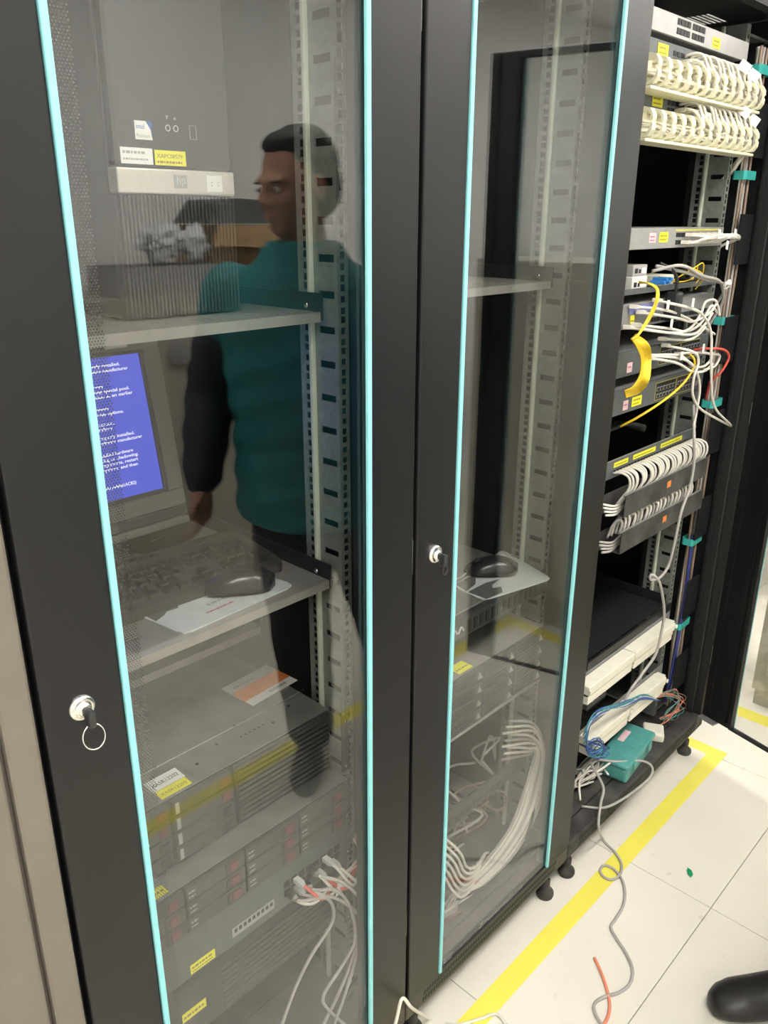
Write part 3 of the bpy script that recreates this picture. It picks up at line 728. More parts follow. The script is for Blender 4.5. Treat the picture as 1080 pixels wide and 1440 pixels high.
# ================================================================== CONTENTS OF THE MIDDLE CABINET
X0, X1 = .059, .541
shelf('empty grey slotted shelf in the upper half of the middle cabinet', .08, .52, .118, .68, 1.485)
shelf('deep grey shelf holding the second keyboard in the middle cabinet', .08, .52, .4, .69, 1.02, False)
keyboard('dusty keyboard stored at the back of the middle cabinet', (.3, .45, 1.0205), R(4))
def deskbox(label, x0, x1, y0, y1, z0, z1):
    t = thing('desktop_computer', label, 'computer', ((x0+x1)/2, (y0+y1)/2, z0), group='black computers behind the mouse pad')
    B('case', x0, x1, y0+.012, y1, z0, z1, 'server_face', t, .004)
    B('bezel', x0, x1, y0, y0+.0118, z0+.002, z1-.002, 'dark_plastic', t, .003)
    B('drive_door', x0+.02, x0+.17, y0-.002, y0, z1-.06, z1-.018, 'monitor_dark', t, .001)
    for k in range(2): obj('button', MB().cyl((x1-.04-.045*k, y0, z1-.04), (0, -1, 0), .008, .003, 14), 'steel', t)
    B('trim_line', x0+.01, x1-.01, y0-.0015, y0, z0+.02, z0+.024, 'steel', t)
    return t
deskbox('black desktop computer on top of its twin behind the mouse pad', .085, .5, .42, .68, .898, .993)
deskbox('black desktop computer under its twin, behind the mouse pad', .085, .5, .42, .68, .76, .8975)
# appliance with the mouse pad on it
t = thing('network_appliance', 'thin grey appliance with slotted black front, under the mouse pad', 'appliance', (.3, .3, .836))
B('chassis', .08, .52, .094, .41, .84, .882, 'server_lid', t, .002)
fr = B('front_bezel', .079, .521, .072, .0935, .84, .882, 'dark_plastic', t, .004)
for i in range(14): B('slot', .24+i*.019, .25+i*.019, .0705, .072, .85, .874, 'port_black', fr)
for i in range(3):
    obj('badge', MB().tube([(.17+i*.02, .071, .856), (.178+i*.02, .0705, .868), (.186+i*.02, .071, .858)], .002, 5, 3), 'steel', fr)
ears(t, X0, X1, 0, .841, .881)
lid_label(t, .19, .23, .16, .182, .8822, 'label_yellow', 'XANS0201', .008, 'ink_brown')
P2 = [atz(637, 826, .884), atz(680, 846, .884), atz(778, 815, .884), atz(706, 773, .884)]
mp2, L2 = mousepad('pale grey mouse pad hanging over the edge of the thin appliance', P2, .8835, [[(.45, .02), (.97, .05), (.93, .3), (.75, .38), (.7, .28), (.6, .33), (.55, .5), (.46, .3)], [(.02, .05), (.4, .02), (.35, .2), (.2, .3), (.05, .25)]])
a2 = L2(.35, .62); printline('-', .009, .04, 'ink_grey', mp2, top(a2.x, a2.y, .8864, R(20)))
q = L2(.1, .82); B('white_patch', q.x-.02, q.x+.02, q.y-.008, q.y+.008, .886, .8866, 'label_white', mp2)
mouse('matte black mouse on the mouse pad in the middle cabinet', (atz(690, 803, .89).x, atz(690, 803, .89).y, .8868), R(138))
cable('mouse_cable', [atz(655, 806, .893), atz(648, 812, .8892), atz(640, 815, .8892), (.2, .2, .888), (.12, .25, .8865)], .0022, 'cable_grey', 'thin grey mouse cable lying on the appliance')
# storage server with sixteen bays
t = thing('storage_server', 'storage server with sixteen drive bays in the middle cabinet', 'server', (.3, .4, .6))
YS = .075
B('chassis', .078, .522, YS+.004, .66, .622, .7525, 'server_face', t)
lid = B('lid', .0775, .5225, YS+.001, .66, .7528, .754, 'shelf_grey', t)
for c_ in range(4):
    for r_ in range(4):
        xa = .082+c_*.1095; za = .6265+r_*.0315
        b = B('drive_bay', xa, xa+.106, YS-.005, YS+.0035, za, za+.029, 'bay_grey', t, .002)
        obj('latch', MB().prism([(xa+.086, za+.006), (xa+.1, za+.006), (xa+.09, za+.022)], YS-.0075, YS-.0051), 'steel', b)
        mb = MB()
        for k in range(3): mb.box(xa+.006, xa+.078, YS-.0058, YS-.005, za+.006+k*.007, za+.009+k*.007)
        obj('vent_lines', mb, 'port_black', b)
B('lower_edge', .078, .522, YS-.002, YS+.0035, .6135, .6215, 'steel', t, .001)
ears(t, X0, X1, 0, .623, .752)
lid_label(lid, .232, .275, YS+.006, YS+.036, .7542, 'label_yellow', 'XAST1207', .008, 'ink_brown')
# cable mess at the bottom of the middle cabinet
t = thing('patch_bay', 'dusty black patch panel low in the middle cabinet behind tangled cables', 'patch panel', (.3, .14, .36))
B('panel', .06, .54, .1, .104, .36, .405, 'dusty_black', t)
B('label_bar', .19, .23, .0985, .0998, .388, .399, 'label_white', t)
for i in range(20): B('port', .09+i*.0215, .105+i*.0215, .0985, .0998, .366, .38, 'port_black', t)
random.seed(11)
for k in range(6):            # plugged group at the left
    x = .125+k*.0145
    pts = [(x, .0975, .373), (x+.006, .07, .368), (x+.03, .045+.002*k, .33), (x+.06, .04+.004*k, .27), (x+.1, .045+.004*k, .22+.004*k), (x+.16, .06+.005*k, .2+.004*k), (x+.2, .1, .19)]
    c = cable('patch_cable', pts, .0032, 'cable_white', 'white patch cable plugged at the left of the low patch panel', group='cables of the low patch panel'); plug(c, pts[0], (0, -1, 0), 'cable_white')
for k in range(9):            # bundle sweeping from the right side down to the floor
    j = k*.0045; a = random.uniform(-.006, .006)
    pts = [(.46-.01*(k % 3), .11, .52-.012*k), (.515+.003*(k % 3), .075+.002*k, .50-.012*k), (.54-.002*k, .055+.002*k, .42), (.528-.006*k, .045+.003*k, .33+a), (.49-.008*k, .042+.003*k, .26+a), (.42-.01*k, .045+.004*k, .205+a), (.34-.012*k, .055+.004*k, .18), (.27-.01*k, .07, .165+.002*k), (.22, .1, .16+.003*k)]
    cable('patch_cable', pts, .0033, 'cable_white' if k % 4 else 'cable_grey', ('white' if k % 4 else 'grey')+' cable of the bundle sweeping down from the right rail', group='sweeping bundle in the middle cabinet')
for k in range(16):           # dusty tangle behind
    x = .14+random.random()*.3; z = .24+random.random()*.2; y = .12+random.random()*.06
    pts = [(x, y, z)]
    for q in range(4):
        x = min(.5, max(.1, x+random.uniform(-.09, .09))); z = min(.46, max(.16, z+random.uniform(-.07, .05))); pts.append((x, .11+random.random()*.09, z))
    cable('tangled_cable', pts, .003, 'cable_grey' if k % 3 else 'cable_beige', ('dull grey' if k % 3 else 'dull beige')+' cable in the tangle behind the low patch panel', group='cable tangle in the middle cabinet')
cable('black_cable', [(.53, .09, .3), (.5, .05, .29), (.46, .035, .25), (.43, .035, .2), (.36, .04, .178), (.28, .06, .18), (.2, .09, .17)], .0036, 'cable_black', 'black cable crossing the floor of the middle cabinet')
t = thing('terminal_block', 'small clear terminal block with maroon base on the middle cabinet floor', 'terminal block', (.2, .085, .1402), (0, 0, R(-14)))
B('base', -.055, .055, -.012, .012, 0, .01, 'maroon', t, .003, world=False)
B('clear_body', -.05, .045, -.009, .009, .0102, .036, 'cable_grey', t, .003, world=False)
for k in range(4): obj('screw', MB().cyl((-.035+k*.023, 0, .036), (0, 0, 1), .004, .003, 10), 'chrome', t, world=False)
mb = MB().cyl((.55, .04, .36), (1, 0, -.2), .004, .03, 8)
tag(obj('green_tie', mb, 'leaf_green'), 'green cable tie end beside the right post of the middle cabinet', 'cable tie')

# ================================================================== CONTENTS OF THE OPEN CABINET
X0, X1 = .759, 1.241
def unit(name, label, cat, y, z0, z1, m, depth=.28, group=None, ear=True, lid=None):
    t = thing(name, label, cat, (1.0, y+depth/2, z0), group=group)
    B('chassis', .779, 1.221, y, y+depth, z0, z1, m, t, .0015)
    if lid: B('lid', .779, 1.221, y+.001, y+depth, z1, z1+.0012, lid, t)
    if ear: ears(t, X0, X1, 0, z0+.001, z1-.001, m)
    return t
def ports(t, y, x0, z0, n, rows=2, pitch=.0145, w=.011, h=.009, rp=.0155, m='port_black'):
    f = None
    for i in range(n):
        for r_ in range(rows):
            if f is None: f = B('port', -w/2, w/2, -.0012, 0, 0, h, m, t, world=False); o = f
            else: o = share('port', f, t)
            o.location = Vector((x0+i*pitch+w/2, y, z0+r_*rp))-t.location
# top switch
t = unit('network_switch', 'pale grey switch with sixteen empty ports at the very top of the open cabinet', 'switch', .093+.002, 1.942, 1.979, 'switch_grey', .25)
B('face_plate', .762, 1.238, .088, .0915, 1.941, 1.98, 'switch_grey', t, .0012)
ports(t, .088, .868, 1.948, 4, 2, .0155, .0125, .011, .0165); ports(t, .088, .938, 1.948, 4, 2, .0155, .0125, .011, .0165)
sticker(t, 1.04, 1.08, .088, 1.946, 1.966, 'label_yellow', [(.004, .011, .006, 'XANS0417', .03), (.004, .004, .004, 'CORE-A', .026)], 'ink_brown')

def ring_manager(label, zc, grp):
    t = thing('cable_manager', label, 'cable manager', (1.0, .07, zc-.05), group='cream ring cable managers')
    B('back_plate', .69, 1.235, .088, .0925, zc-.03, zc+.028, 'ring_cream', t, .001)
    obj('tray', MB().rbox(.69, 1.235, .04, .0878, zc-.034, zc-.028, .002), 'ring_cream', t)
    proto = None
    for k in range(13):
        x = .70+k*.0435
        if proto is None:
            rings = []
            path = [(0, -.026), (-.03, -.027), (-.05, -.022), (-.057, -.012), (-.058, -.003)]
            mb = MB()
            for sgn in (1, -1):
                pts = [(py, pz*sgn) for py, pz in path]
                mb.quad_strip([[(-.009*(1-.25*i/4), py, pz-.002*sgn), (.009*(1-.25*i/4), py, pz-.002*sgn), (.009*(1-.25*i/4), py+(.003 if i > 1 else 0), pz+.003*sgn), (-.009*(1-.25*i/4), py+(.003 if i > 1 else 0), pz+.003*sgn)] for i, (py, pz) in enumerate(pts)])
            proto = obj('cable_ring', mb, 'ring_cream', t, world=False); o = proto
        else: o = share('cable_ring', proto, t)
        o.location = Vector((x, .0878, zc))-t.location
    return t
def patch_panel(label, y, z0, z1, m='switch_teal'):
    t = thing('patch_bay', label, 'patch panel', (1.0, y, z0), group='patch panels of the open cabinet')
    B('panel', X0, X1, y-.003, y, z0, z1, m, t, .001); return t
random.seed(5)
for zc, lab, where in ((1.862, 'upper', 'the pale switch'), (1.772, 'lower', 'the upper ring manager')):
    t = patch_panel('dark patch panel with yellow label just below '+where, .0935, zc+.031, zc+.068)
    sticker(t, .8, .845, .0902, zc+.04, zc+.062, 'label_yellow', [(.004, .012, .007, 'PP-0%d' % (1 if lab == 'upper' else 2), .03), (.004, .004, .005, 'NET ROOM', .034)], 'ink_brown')
    ports(t, .0905, .87, zc+.034, 20, 2, .0172, .012, .009, .0135)
    ring_manager('cream plastic ring cable manager full of white cables, '+('mounted directly above its twin' if lab == 'upper' else 'mounted directly below its twin'), zc, lab)
    for k in range(24):
        x = .905+k*.0132; jy = random.uniform(-.006, .006); jz = random.uniform(-.013, .013); zr = zc+jz; yr = .058+jy
        z_s = zc+.038+(.0135 if k % 2 else 0)
        pts = [(x, .089, z_s), (x+.004, .07, z_s+.004), (x+.014, .052+jy*.4, z_s-.002), (x+.026, .045+jy*.5, zc+.02), (x+.04, .052+jy, zr+.004), (x+.07, yr, zr)]
        xx = x+.11
        while xx < 1.235: pts.append((xx, yr+random.uniform(-.004, .004), zr+random.uniform(-.005, .005))); xx += .06
        pts += [(1.262+.002*(k % 5), .068+jy, zr-.006), (1.275+.003*(k % 5), .098, zc-.045-.003*(k % 4)), (1.282+.003*(k % 6), .14, zc-.1)]
        c = cable('patch_cable', pts, .003, 'cable_white' if k % 3 else 'cable_cream', 'white patch cable arching from the '+lab+' patch panel into its ring manager', group=lab+' ring manager cables', per=4)
        if k % 2 == 0: plug(c, pts[0], (0, -1, .1), 'cable_white')
        if k in (19, 22): flag(c, aty(1043 if k == 19 else 1056, (100 if lab == 'upper' else 163)+(0 if k == 19 else 12), .045), (-.2, .6, R(-45)), .026, .022)
    for k in range(8):
        z0_, y0_ = zc+random.uniform(-.016, .014), .06+random.uniform(-.012, .012)
        pts = [(.69+.0*k, y0_+.01, z0_)]+[(.77+q*.095, y0_+random.uniform(-.006, .006), z0_+random.uniform(-.008, .008)) for q in range(5)]+[(1.25, .066, z0_-.006), (1.28, .1, zc-.05), (1.288, .145, zc-.1)]
        cable('patch_cable', pts, .003, 'cable_cream', 'cream patch cable running the length of the '+lab+' ring manager', group=lab+' ring manager cables', per=4)

# switch two
t = unit('network_switch', 'grey switch with pink and yellow labels and a flat fan of cables', 'switch', .0955, 1.537, 1.58, 'switch_light', .3)
B('face_plate', .762, 1.238, .087, .0915, 1.537, 1.58, 'switch_light', t, .0015)
sticker(t, .845, .876, .087, 1.55, 1.57, 'label_pink', [(.003, .01, .006, 'No.02', .022), (.003, .003, .005, '7F-SW', .022)], 'ink_red')
sticker(t, .892, .934, .087, 1.55, 1.571, 'label_yellow', [(.004, .011, .007, 'XANS0419', .032), (.004, .004, .005, 'SW-02', .03)], 'ink_brown')
ports(t, .087, .975, 1.544, 16, 2, .0145, .0115, .0095, .016)
B('port_frame', .97, 1.212, .0862, .0869, 1.5735, 1.5755, 'label_yellow', t)
random.seed(3)
for k in range(10):
    x = 1.0+.019*k; z = 1.549+(.016 if k % 2 else 0)
    pts = [(x, .085, z), (x+.012, .064, z-.002), (x+.05, .05-.002*(k % 4), 1.556+.003*(k % 3)), (1.2+.008*(k % 3), .047, 1.556+.003*(k % 4)), (1.262+.004*(k % 4), .06, 1.552), (1.272, .1, 1.535), (1.27, .13, 1.5)]
    c = cable('patch_cable', pts, .003, 'cable_white', 'white patch cable in the flat fan of the labelled switch', group='flat fan of white cables', per=4)
    plug(c, pts[0], (0.3, -1, 0), 'cable_white')
    if k in (3, 6, 8): flag(c, (x+.05, .044, 1.556 if k != 6 else 1.53), (0, .1, .2), .028, .02)

# shelf of media converters
t = thing('converter_tray', 'thin dark tray holding the media converters', 'tray', (1.0, .2, 1.444))
B('deck', .763, 1.237, .097, .36, 1.45, 1.4515, 'inner_black', t); B('front_lip', .763, 1.237, .0905, .0945, 1.444, 1.456, 'switch_teal', t)
def converter(label, x0, x1, y, z0, z1, m, extra=None):
    t = thing('media_converter', label, 'converter', ((x0+x1)/2, y+.05, z0), group='media converters')
    B('case', x0, x1, y, y+.1, z0, z1, m, t, .002); B('port', x0+.008, x0+.02, y-.001, y, z0+.006, z0+.016, 'port_black', t); B('port', x0+.026, x0+.034, y-.001, y, z0+.006, z0+.014, 'port_black', t)
    B('label_strip', x0+.04, x1-.006, y-.0008, y, z0+.005, z0+.017, 'label_white', t); return t
converter('beige media converter at the left of the tray', .815, .885, .1, 1.4518, 1.48, 'label_cream')
converter('beige media converter lying on the tray in the middle', .955, 1.03, .105, 1.4518, 1.476, 'block_cream')
converter('grey media converter stacked on the beige left one', .82, .885, .103, 1.4805, 1.504, 'switch_grey')
t = thing('power_adapter', 'black power adapter hanging before the tray with thick cord', 'adapter', (.97, .07, 1.372))
B('case', .955, .985, .055, .088, 1.376, 1.442, 'dark_plastic', t, .006); obj('cord', MB().tube([(.97, .07, 1.442), (.965, .068, 1.47), (.945, .075, 1.492), (.915, .09, 1.505)], .004, 8, 4), 'cable_black', t)
bt = thing('fibre_connector', 'blue fibre connector bundle before the beige converters', 'connector', (.915, .08, 1.46))
for k in range(4): B('boot', .885+.012*k, .894+.012*k, .06, .095, 1.462+.006*(k % 2), 1.47+.006*(k % 2), 'blue_plastic', bt, .002)
yl = [[(.9, .1, 1.485), (.96, .07, 1.5), (1.03, .06, 1.49), (1.09, .06, 1.47), (1.1, .08, 1.44)], [(1.0, .1, 1.46), (1.05, .07, 1.49), (1.1, .07, 1.5), (1.125, .08, 1.47), (1.12, .1, 1.44)], [(.95, .1, 1.47), (1.0, .075, 1.462), (1.06, .07, 1.47), (1.12, .09, 1.49)]]
for p in yl: cable('fibre_cable', p, .0016, 'cable_yellow', 'thin yellow fibre looping over the converter tray', group='fibres on the converter tray')
gl = [[(.885, .09, 1.49), (.96, .06, 1.5), (1.05, .05, 1.475), (1.15, .05, 1.46), (1.21, .06, 1.44), (1.25, .07, 1.40), (1.262, .1, 1.34), (1.265, .12, 1.28)],
      [(.9, .09, 1.5), (1.0, .06, 1.482), (1.1, .055, 1.463), (1.2, .06, 1.45), (1.255, .07, 1.43), (1.272, .11, 1.36), (1.27, .13, 1.3)]]
for p in gl: cable('grey_cable', p, .004, 'cable_grey', 'grey cable crossing in front of the converters', group='grey cables at the converters')
tie = tag(obj('cable_tie_clump', MB().tube([(1.19, .045, 1.45), (1.2, .04, 1.456), (1.215, .045, 1.446), (1.2, .05, 1.437), (1.19, .045, 1.45), (1.205, .038, 1.449)], .004, 6, 3), 'label_cream'), 'pale clump of trimmed cable ties on the grey cables', 'cable tie')

# blue-fronted switch
t = unit('network_switch', 'dark switch with lavender front stripe below the converter tray', 'switch', .0955, 1.372, 1.424, 'switch_mid', .25)
B('face_plate', .762, 1.238, .088, .0915, 1.372, 1.424, 'switch_mid', t, .0015)
B('lavender_stripe', .79, .93, .0868, .0878, 1.404, 1.42, 'lavender', t); ports(t, .088, .9, 1.378, 20, 1, .0155, .012, .01)
sticker(t, .8, .818, .088, 1.374, 1.4, 'label_yellow', [(.002, .012, .006, 'SW3', .014)], 'ink_brown')
# catalysts
def stack_switch(label, z0, z1, lab):
    t = unit('network_switch', label, 'switch', .0955, z0, z1, 'switch_teal', .3, lid='switch_mid')
    B('face_plate', .762, 1.238, .087, .0915, z0, z1, 'switch_teal', t, .0015)
    for a in (.962, 1.074):
        fr = B('port_frame', a, a+.108, .0862, .0869, z0+.007, z1-.007, 'port_gold', t)
        B('port_field', a+.002, a+.106, .0856, .0861, z0+.009, z1-.009, 'port_black', fr)
        for i in range(6):
            for r_ in range(2):
                B('port', a+.006+i*.0168, a+.018+i*.0168, .085, .0856, z0+.0125+r_*.0165, z0+.0225+r_*.0165, 'ink_grey', fr)
                B('jack', a+.0075+i*.0168, a+.0165+i*.0168, .0844, .085, z0+.0135+r_*.0165, z0+.0205+r_*.0165, 'port_black', fr)
    for k in range(2): B('uplink_slot', 1.19+k*.02, 1.205+k*.02, .086, .087, z0+.012, z0+.024, 'steel', t)
    sticker(t, .807, .83, .087, z0+.008, z0+.03, 'label_pink', [(.003, .01, .006, lab, .016)], 'ink_red'); return t
stack_switch('dark green-grey switch with white cables, above its twin', 1.266, 1.322, '08')
t = stack_switch('dark green-grey switch with mostly empty ports, below its twin', 1.18, 1.237, '09')
sticker(t, .848, .895, .087, 1.19, 1.212, 'label_yellow', [(.004, .012, .007, 'XANS0433', .036), (.004, .004, .005, 'SW-09', .03)], 'ink_brown')
random.seed(21)
def pxs(lst, y): return [aty(a, b, y if not isinstance(y, (list, tuple)) else y[i]) for i, (a, b) in enumerate(lst)]
bundles = [
 ([(900, 432), (935, 436), (965, 447), (985, 458), (1005, 470)], .06), ([(915, 440), (950, 447), (975, 452), (998, 440), (1008, 428), (1012, 445)], .05),
 ([(905, 458), (940, 462), (965, 466), (985, 455), (1000, 430), (1008, 440)], .055), ([(910, 462), (945, 468), (970, 462), (985, 442), (992, 425), (1005, 422), (1010, 432)], .05),
 ([(950, 424), (970, 433), (990, 445), (1000, 470), (1000, 520), (1004, 570), (1028, 598)], .03), ([(900, 462), (940, 468), (975, 470), (992, 455), (1002, 440)], .045),
 ([(928, 502), (955, 500), (975, 515), (990, 515), (1000, 505), (1003, 495)], .05), ([(930, 506), (950, 510), (972, 522), (990, 522), (1002, 512)], .045),
 ([(945, 478), (965, 478), (980, 472), (992, 460)], .05), ([(958, 488), (975, 495), (982, 510), (976, 530), (974, 555), (985, 575), (1010, 590), (1028, 599)], .035),
 ([(970, 500), (985, 496), (1000, 498), (1012, 500), (1005, 515), (990, 520)], .045), ([(930, 503), (960, 505), (978, 520), (984, 545), (980, 575), (975, 600)], .045)]
for k, (p, y) in enumerate(bundles):
    pts = pxs(p, y); pts = [Vector((pts[0].x, .084, pts[0].z))]+pts[1:]
    c = cable('patch_cable', pts, .0032, 'cable_white', 'white patch cable in the loose knot beside the stacked switches', group='loose knot of white cables', per=6)
    plug(c, pts[0], (.4, -1, 0), 'cable_white')
    if k in (0, 2, 4, 6, 10): flag(c, pts[1]+Vector((0, -.006, -.01 if k == 6 else .002)), (0, .1, .25), .03, .02)
cable('patch_cable', pxs([(975, 492), (1000, 490), (1018, 492), (1025, 502), (1015, 522), (1002, 534), (996, 548), (990, 570)], [.08, .04, .03, .03, .04, .06, .08, .1]), .0032, 'cable_red', 'bright red patch cable bowing out beside the stacked switches', per=6)
cable('red_cable', pxs([(998, 536), (994, 552), (991, 568), (988, 600)], [.1, .11, .12, .13]), .003, 'cable_red', 'red cable dropping into the side duct under the bowed red one', per=6)
cable('yellow_cable', pxs([(962, 496), (974, 502), (976, 515), (962, 538), (935, 562), (900, 585), (872, 600)], [.08, .05, .045, .045, .05, .08, .12]), .0028, 'cable_yellow', 'yellow cable slanting down across the lower stacked switch', per=6)
for k in range(7):
    o = k*.0022
    p = pxs([(888+k, 476-k), (896+k*2.6, 488-k*.5), (902+k*2.1, 505), (900+k*2., 528+k), (890+k*1.6, 544+k*1.2), (878+k*.4, 550+k*1.4)], [.05+o, .045-o, .04+o, .04-o, .045+o, .06])
    cable('fibre_cable', p, .0022, 'cable_yellow', 'yellow fibre in the coiled bundle hanging by the stacked switches', group='coiled yellow fibre bundle', per=6)
for k in range(3):
    p = pxs([(899, 396+k), (912+k*2, 399), (923+k*1.5, 408), (920+k*2, 428), (908+k*2, 452), (897+k, 470), (889, 478)], [.09, .06, .05, .045-.003*k, .045, .045, .045])
    cable('fibre_cable', p, .0016, 'cable_yellow', 'thin yellow fibre falling from the blue connectors to the coil', group='falling yellow fibres', per=6)

# patch panel with yellow strips and the two metal cable troughs
t = patch_panel('dark patch panel with three yellow label strips and arching cables', .0935, 1.028, 1.072)
B('steel_edge', X0, X1, .088, .09, 1.0722, 1.0745, 'switch_mid', t)
for a, b in ((.8, .868), (.893, 1.01), (1.038, 1.16)): sticker(t, a, b, .0904, 1.053, 1.0645, 'label_yellow', [(.005, .003, .006, '01 02 03 04 05 06 07 08', (b-a)*.85)], 'ink_brown', 'label_strip')
ports(t, .0905, .8, 1.036, 24, 1, .017, .012, .011)
random.seed(9)
for k in range(30):
    x = .795+k*.0145; j = random.uniform(-.004, .004)
    pts = [(x, .088, 1.042), (x+.003, .068+j, 1.046), (x+.009, .052+j, 1.036), (x+.012, .05+j, 1.012), (x+.010, .064+j, .985), (x+.004, .075, .962)]
    c = cable('patch_cable', pts, .0031, 'cable_white', 'white patch cable arching from the yellow-strip panel into the upper trough', group='arches over the upper trough', per=4)
def trough(label, z0, z1):
    t = thing('cable_trough', label, 'cable manager', (1.0, .07, z0), group='dark metal cable troughs')
    B('front_cover', .785, 1.24, .044, .0465, z0, z1, 'dusty_black', t, .001)
    B('floor_plate', .785, 1.24, .0468, .0925, z0, z0+.002, 'dusty_black', t); B('back_plate', X0, X1, .0928, .0945, z0, z1-.006, 'dusty_black', t)
    B('top_lip', .785, 1.24, .0468, .052, z1-.0025, z1, 'switch_mid', t)
    B('orange_sticker', 1.0, 1.02, .0433, .0439, z0+.022, z0+.038, 'label_orange', t)
    return t
trough('dark metal cable trough directly under the yellow-strip panel', .945, .998)
trough('dark metal cable trough with orange sticker, lower of the two', .852, .906)
for k in range(20):
    x = .79+k*.0205+random.uniform(-.003, .003); j = random.uniform(-.004, .004)
    pts = [(x-.006, .08, .885), (x-.002, .072+j, .92), (x+.004, .06+j, .938+j), (x+.01, .0545+j*.3, .924), (x+.012, .06, .895)]
    cable('patch_cable', pts, .0034, 'cable_white' if k % 4 else 'cable_grey', ('white' if k % 4 else 'greyish')+' patch cable hooped over the lower trough', group='hoops over the lower trough', per=4)
for k in range(4):
    cable('patch_cable', [(.745, .07+.004*k, .955+.008*k), (.78, .064, .95+.007*k), (.84, .07, .955+.006*k), (.95, .075, .955+.004*k)], .003, 'cable_white', 'white patch cable entering the open end of the upper trough', group='cables entering the upper trough')
    cable('patch_cable', [(.745, .07+.004*k, .862+.008*k), (.78, .064, .858+.007*k), (.84, .07, .862+.006*k), (.95, .075, .862+.004*k)], .003, 'cable_grey', 'grey patch cable entering the open end of the lower trough', group='cables entering the lower trough')
# black twisted bundle behind the panel
for k in range(3): cable('black_cable', [(.8, .2+.01*k, 1.1+.006*k), (.88, .16, 1.115), (.96, .15+.01*k, 1.12), (1.02, .13, 1.105-.004*k)], .006, 'cable_black', 'thick black cable behind the top of the yellow-strip panel', group='black cables behind the panel')

# black tray, wiring blocks
t = thing('equipment_shelf', 'black vented tray below the troughs in the open cabinet', 'shelf', (1.0, .3, .525), group='rack shelves')
B('deck', .78, 1.22, .1, .6, .544, .546, 'black_paint', t); B('front_lip', .765, 1.235, .086, .0935, .528, .549, 'black_paint', t, .001)
for xa in (.777, 1.2205): B('side_lip', xa, xa+.0025, .1, .6, .546, .575, 'black_paint', t)
def wiring_block(label, z, x0, x1, drop):
    t = thing('wiring_block', label, 'wiring block', ((x0+x1)/2, .07, z-.035), group='cream wiring blocks')
    B('mount_bar', X0, X1, .0895, .0925, z-.012, z+.03, 'switch_mid', t, .001)
    n = 2; w = (x1-x0)/n
    for k in range(n):
        a = x0+k*w+.002; b = x0+(k+1)*w-.002
        b0 = B('upper_block', a, b, .052, .0888, z-.002, z+.022, 'block_cream', t, .002)
        B('lower_block', a+.004, b-.004, .056, .0888, z-.032, z-.008, 'block_cream', t, .002)
        B('groove', a+.002, b-.002, .058, .0888, z-.0075, z-.0025, 'base_paint', t)
        for q in (a, b): B('latch', q-.004, q+.004, .046, .0515, z+.006, z+.016, 'block_cream', b0, .001)
    B('end_hook', x1, x1+.016, .062, .0888, z+.008, z+.018, 'block_cream', t, .002); B('end_hook', x1, x1+.014, .062, .0888, z-.026, z-.016, 'block_cream', t, .002)
wiring_block('cream wiring block without wires, below the black tray', .49, .72, 1.2, 0)
wiring_block('cream wiring block tangled with blue and green wires', .315, .76, 1.19, 0)
# perforated dark plate behind the blocks
t = thing('perforated_plate', 'dark perforated plate behind the wiring blocks', 'plate', (1.02, .25, .38))
mb = MB(); ys = [(.84+i*.014, .846+i*.014+.001) for i in range(22)]
perf(mb, .13, .42, .17, .25, .79, 1.21, ys, lambda a, b, p, q: mb.box(p, q, a, b, .398, .4))
obj('plate', mb, 'switch_teal', t); B('lip', .79, 1.21, .128, .1295, .38, .4, 'switch_teal', t)
random.seed(33)
cols = ['cable_blue', 'cable_teal', 'cable_white', 'cable_blue', 'cable_teal']
for k in range(14):
    p = pxs([(822+random.uniform(-3, 3), 1040+random.uniform(-8, 8)), (832, 1012+random.uniform(-6, 6)), (852+random.uniform(-3, 3), 998+random.uniform(-4, 4)), (878, 990+random.uniform(-4, 4)), (905, 980+random.uniform(-4, 4)), (925+random.uniform(-4, 4), 985)], [.05, .042, .038, .04, .042, .06])
    cable('wire', p, .0013, cols[k % 5], {'cable_blue': 'blue', 'cable_teal': 'green', 'cable_white': 'white'}[cols[k % 5]]+' wire arching along the tangled wiring block', group='wires on the tangled block', n=5)
for k in range(12):
    p = pxs([(925+random.uniform(-4, 4), 978+random.uniform(-4, 4)), (945+random.uniform(-4, 8), 975+random.uniform(-6, 8)), (960+random.uniform(-6, 6), 990+random.uniform(-10, 10)), (945+random.uniform(-8, 8), 1005+random.uniform(-8, 8)), (935+random.uniform(-8, 8), 1012+random.uniform(-4, 8))], [.06, .05, .045, .05, .06])
    m = ('cable_orange', 'cable_teal', 'cable_beige')[k % 3]
    cable('wire', p, .0013, m, {'cable_orange': 'orange', 'cable_teal': 'green', 'cable_beige': 'brownish'}[m]+' wire curling at the right end of the tangled block', group='curled wires at the block end', n=5)
for k in range(12):
    p = pxs([(828+random.uniform(-6, 6), 1050+random.uniform(-10, 8)), (842+random.uniform(-6, 6), 1040+random.uniform(-8, 10)), (850+random.uniform(-8, 8), 1055+random.uniform(-8, 8)), (835+random.uniform(-8, 8), 1062+random.uniform(-6, 6)), (824, 1050+random.uniform(-6, 6))], [.05, .04, .035, .04, .05])
    m = ('cable_navy', 'cable_teal', 'cable_blue')[k % 3]
    cable('wire', p, .0013, m, {'cable_navy': 'navy', 'cable_teal': 'green', 'cable_blue': 'blue'}[m]+' wire in the tight clump left of the teal box', group='clump of thin wires', n=5)
# grey connector box
t = thing('connector_box', 'grey box with round punched front behind the tangled wires', 'box', (.9, .13, .34))
B('case', .86, .965, .125, .2, .344, .395, 'switch_mid', t, .003)
for k in range(4): obj('hole', MB().cyl((.875+k*.024, .125, .37), (0, -1, 0), .008, .001, 12), 'port_black', t)
B('foot_plate', .86, .965, .125, .2, .34, .3438, 'port_black', t)
